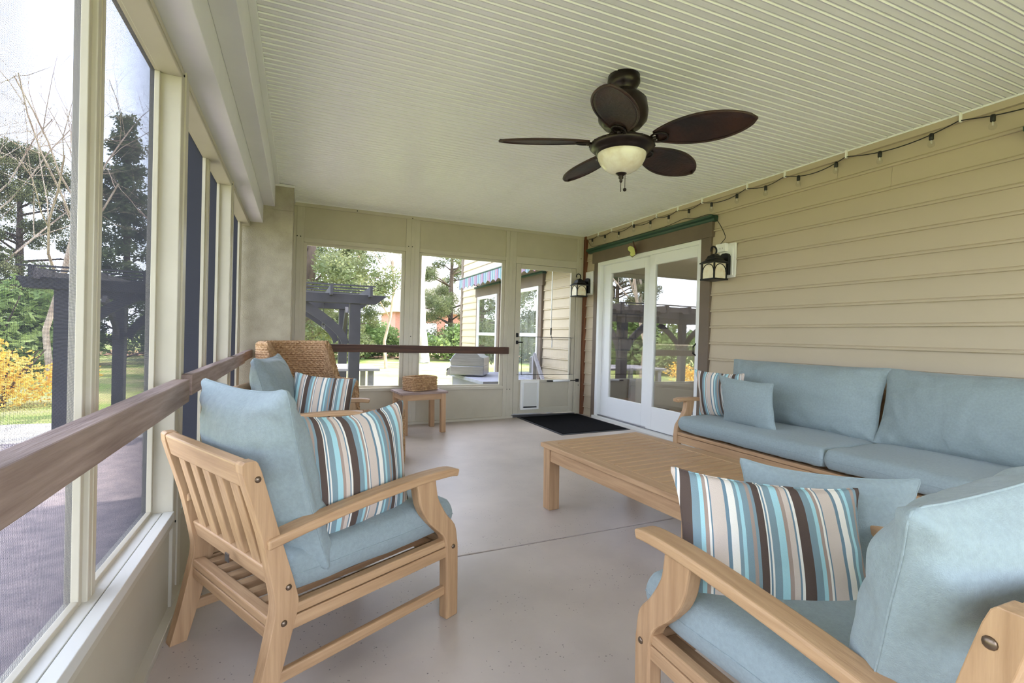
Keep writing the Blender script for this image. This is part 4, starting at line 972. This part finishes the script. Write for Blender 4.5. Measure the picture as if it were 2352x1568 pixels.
# ------------------------------------------------------------------ built-in grill
gl = thing('outdoor_counter', 'grey outdoor counter against the house wall', 'counter', (3.14, 8.1, GZ))
MB().box((-.45, -.9, 0), (.45, .95, .84)).build('cabinet', 'cabinet_grey', gl, bevel=.01); MB().box((-.52, -.95, .84), (.5, 1.0, .90)).build('countertop', 'counter', gl, bevel=.006)
gg = thing('gas_grill', 'stainless steel gas grill with domed lid on the counter', 'grill', (2.82, 8.35, GZ+.921), R(-28))
MB().box((-.30, -.36, 0), (.28, .36, .16)).build('firebox', 'steel', gg, bevel=.01)
ld = MB().prism([(-.28, .16), (.28, .16), (.28, .30)] + [(-.02+.29*math.cos(q), .17+.26*math.sin(q)) for q in [R(35+11*i) for i in range(13)]], -.355, .355, 'y').build('lid', 'steel', gg, bevel=.006, seg=2)
MB().tube([(-.26, -.30, .25), (-.32, -.30, .25), (-.32, .30, .25), (-.26, .30, .25)], .012, 8).build('lid_handle', 'steel', ld, True)
MB().lathe([(0, 0), (.04, 0), (.04, .012), (0, .012)], 16).build('gauge', 'white_paint', ld).matrix_local = Matrix.Translation((-.20, 0, .345)) @ Matrix.Rotation(R(-52), 4, 'Y')
pn = MB().prism([(-.30, .0), (-.30, .13), (-.36, .05), (-.36, -.02)], -.36, .36, 'y').build('control_panel', 'steel', gg)
for k in range(5): MB().lathe([(0, 0), (.03, 0), (.026, .035), (0, .035)], 12).build('knob', 'black_metal', pn).matrix_local = Matrix.Translation((-.335, -.28+k*.14, .075)) @ Matrix.Rotation(R(-62), 4, 'Y')

# ------------------------------------------------------------------ neighbour's house
nb = thing('brick_house', 'red brick neighbouring house with pale roof behind the trees', 'house', (10.6, 48, GZ))
MB().box((-2.8, -4, 0), (3.4, 4, 3.6)).build('walls', 'brick_far', nb, fix=False)
MB().prism([(-3.3, 3.5), (3.9, 3.5), (.3, 8.0)], -4.5, 4.5, 'y').build('roof', 'roof_far', nb)
for x in (-1.7, .3, 2.3):
    w_ = MB().box((x-.6, -4.06, 1.0), (x+.6, -3.98, 2.6)).build('window', 'white_paint', nb); MB().box((x-.5, -4.09, 1.1), (x+.5, -4.05, 2.5)).build('pane', 'pane_glass', w_)

# ------------------------------------------------------------------ trees and shrubs
def leaves(n, sampler, size, seed):
    rg = random.Random(seed); vs = []; fs = []
    for _ in range(n):
        c = sampler(rg); s = size*rg.uniform(.6, 1.4)
        a = Vector((rg.gauss(0, 1), rg.gauss(0, 1), rg.gauss(0, .6))).normalized(); b = a.cross(Vector((rg.gauss(0, 1), rg.gauss(0, 1), rg.gauss(0, 1)))).normalized()
        k = len(vs); vs += [tuple(c+a*s), tuple(c+b*s*.45), tuple(c-a*s), tuple(c-b*s*.45)]; fs.append((k, k+1, k+2, k+3))
    m = MB(); m.v = vs; m.f = fs; return m
def clump_sampler(clumps):
    def f(rg):
        c, r = rg.choice(clumps); d = Vector((rg.gauss(0, 1), rg.gauss(0, 1), rg.gauss(0, 1))).normalized()*r*rg.random()**.45; d.z *= .7; return c+d
    return f
def evergreen_parts(h, r, seed, n, shape='cone', size=.16, base=.08):
    rg = random.Random(seed); cl_ = []
    for i in range(95):
        t = rg.random()**.8; z = h*(base+(1-base)*t)
        rad = r*((1-t)**.8 if shape == 'cone' else math.sin(math.pi*min(1, .15+.85*t))**.6)
        a = rg.uniform(0, 6.28); q = rad*rg.uniform(.35, 1); cl_.append((Vector((q*math.cos(a), q*math.sin(a), z)), max(.3, r*.21*rg.uniform(.7, 1.3))))
    tr = MB(); tr.tube([(0, 0, 0), (.1, .05, h*.5), (0, 0, h*.95)], [r*.07, r*.05, .03], 8)
    for c, rr in cl_[:36]: tr.tube([(0, 0, max(.3, c.z-.5)), tuple(c*.55+Vector((0, 0, c.z*.45-.1))), tuple(c)], [r*.02, r*.014, .012], 5)
    return leaves(n, clump_sampler(cl_), size, seed+1), tr
def bare_parts(h, seed, spread, r0, depth=4, lean=0.0):
    rg = random.Random(seed); m = MB()
    def grow(p, d, L, r, lv):
        pts = [p]; rs = [r]; q = p.copy(); dd = d.copy()
        for i in range(4):
            dd = (dd+Vector((rg.gauss(0, .13), rg.gauss(0, .13), rg.gauss(0, .07)+.02))).normalized(); q = q+dd*L/4; pts.append(q.copy()); rs.append(r*(1-.45*(i+1)/4))
        m.tube(pts, rs, 7 if lv == 0 else (5 if lv < 3 else 4), False)
        if lv < depth:
            for k in range(rg.randint(3, 4) if lv else 7):
                t = rg.uniform(.35, 1) if lv else rg.uniform(.3, 1); ip = min(3, int(t*4)); bp = pts[ip].lerp(pts[ip+1], t*4-ip)
                nd = (dd*.55+Vector((rg.gauss(0, spread), rg.gauss(0, spread), rg.gauss(.1, .4)))).normalized(); grow(bp, nd, L*rg.uniform(.45, .72), rs[ip]*.5, lv+1)
    grow(Vector((0, 0, 0)), Vector((lean, 0, 1)).normalized(), h*.55, r0, 0)
    return m
def place_tree(name, parts, x, y, label, cat='tree', rz=0, sc=1.0):
    t = thing(name, label, cat, (x, y, GZ), rz); t.scale = (sc, sc, sc)
    for nm, me, m in parts:
        if isinstance(me, MB): o = me.build(nm, m, t, smooth=(nm in ('trunk', 'branches')), fix=False)
        else: o = link(nm, me, None, t)
        if nm == 'foliage': o['kind'] = 'stuff'
    return t
f1, t1 = evergreen_parts(11, 3.2, 21, 70000, 'round', .062, .05); T1 = [('foliage', f1, 'needles'), ('trunk', t1, 'bark_dark')]
o = place_tree('evergreen_tree', T1, .3, 19.5, 'broad olive green evergreen behind the pergola'); d1_ = [(c.name.split('.')[0], c.data, None) for c in o.children]
o = place_tree('evergreen_tree', d1_, 2.4, 29, 'evergreen beyond the lawn left of the brick house', rz=2, sc=.72)
place_tree('evergreen_tree', d1_, 9.6, 33, 'evergreen right of the white trunk by the house corner', rz=4, sc=.95)
place_tree('evergreen_tree', d1_, -9.5, 24, 'green tree at the far left edge beyond the screen', rz=1, sc=.75)
f2, t2 = evergreen_parts(10, 2.2, 31, 24000, 'cone', .075, .03); o = place_tree('spruce_tree', [('foliage', f2, 'spruce_leaf'), ('trunk', t2, 'bark_dark')], -6.6, 25, 'narrow spruce seen through the left screen'); d2_ = [(c.name.split('.')[0], c.data, None) for c in o.children]
place_tree('spruce_tree', d2_, -3.9, 28, 'spruce standing behind the pergola beam', rz=2, sc=.9); place_tree('spruce_tree', d2_, -16, 20, 'spruce at the side of the garden', rz=3, sc=1.1); place_tree('spruce_tree', d2_, -19, 8, 'spruce beside the garden path', rz=5, sc=1.2)
b1 = bare_parts(9, 41, .62, .075, 5); o = place_tree('bare_tree', [('branches', b1, 'branch_pale')], 3.7, 23, 'bare pale branched tree in the left back window'); d3_ = [(c.name.split('.')[0], c.data, None) for c in o.children]
b2 = bare_parts(16, 47, .55, .30, 5); place_tree('bare_tree', [('branches', b2, 'bark_white')], 6.55, 27.5, 'tall tree with white trunk in the middle back window')
place_tree('bare_tree', d3_, -6.2, 17.5, 'bare branching tree left of the pergola', rz=1.2, sc=1.15); place_tree('bare_tree', d3_, -9.4, 22, 'bare tree behind the yellow shrub', rz=3.3, sc=1.3); place_tree('bare_tree', d3_, -3.2, 21, 'bare tree standing behind the pergola', rz=5, sc=1.2)
place_tree('bare_tree', d3_, 9.2, 26, 'bare tree next to the house corner', rz=2.4, sc=.9); place_tree('bare_tree', d3_, -14, 13, 'bare tree at the left side of the garden', rz=.4, sc=1.3); place_tree('bare_tree', d3_, -13, 2, 'bare tree standing level with the porch', rz=2.9, sc=1.3)
# shrubs
sc_ = [(Vector((random.Random(s).uniform(-.9, .9), random.Random(s+50).uniform(-.6, .6), random.Random(s+90).uniform(.2, 1.1))), .5) for s in range(14)]
fs1 = leaves(4200, clump_sampler(sc_), .07, 61)
def stems(seed):
    rg = random.Random(seed); m = MB()
    for k in range(9): a = rg.uniform(0, 6.28); m.tube([(0, 0, 0), (.2*math.cos(a), .2*math.sin(a), .5), (.6*math.cos(a), .5*math.sin(a), 1.1)], [.02, .014, .006], 5)
    return m
o = place_tree('shrub', [('foliage', fs1, 'shrub_leaf'), ('stems', stems(1), 'bark_dark')], -2.2, 31, 'green shrub before the fence behind the pergola', 'shrub', 0, 1.9); d4_ = [(c.name.split('.')[0], c.data, None) for c in o.children]
for (x, y, l, s) in ((.6, 31.5, 'leafy shrub left of the pergola post', 2.0), (3.2, 31.8, 'leafy shrub right of the pergola post', 1.8), (5.6, 33, 'low shrub before the brick house', 1.7), (9.0, 30, 'green shrub right of the white trunk', 1.8), (11.5, 30.5, 'green shrub at the house corner', 1.9),
                     (-8.4, 19.5, 'green shrub by the lawn through the left screen', 2.2), (-12.5, 17, 'round green shrub at the garden side', 2.4), (-10.2, 27, 'shrub at the far end of the left lawn', 2.3), (-5.5, 30, 'shrub before the spruce', 2.0)):
    place_tree('shrub', d4_, x, y, l, 'shrub', x, s)
fs2 = leaves(3600, clump_sampler(sc_), .05, 71); place_tree('yellow_shrub', [('foliage', fs2, 'gold_leaf'), ('stems', stems(2), 'bark_dark')], -5.1, 12.4, 'yellow orange flowering shrub beside the path', 'shrub', 0, 1.0)
print('objects', len(bpy.data.objects))
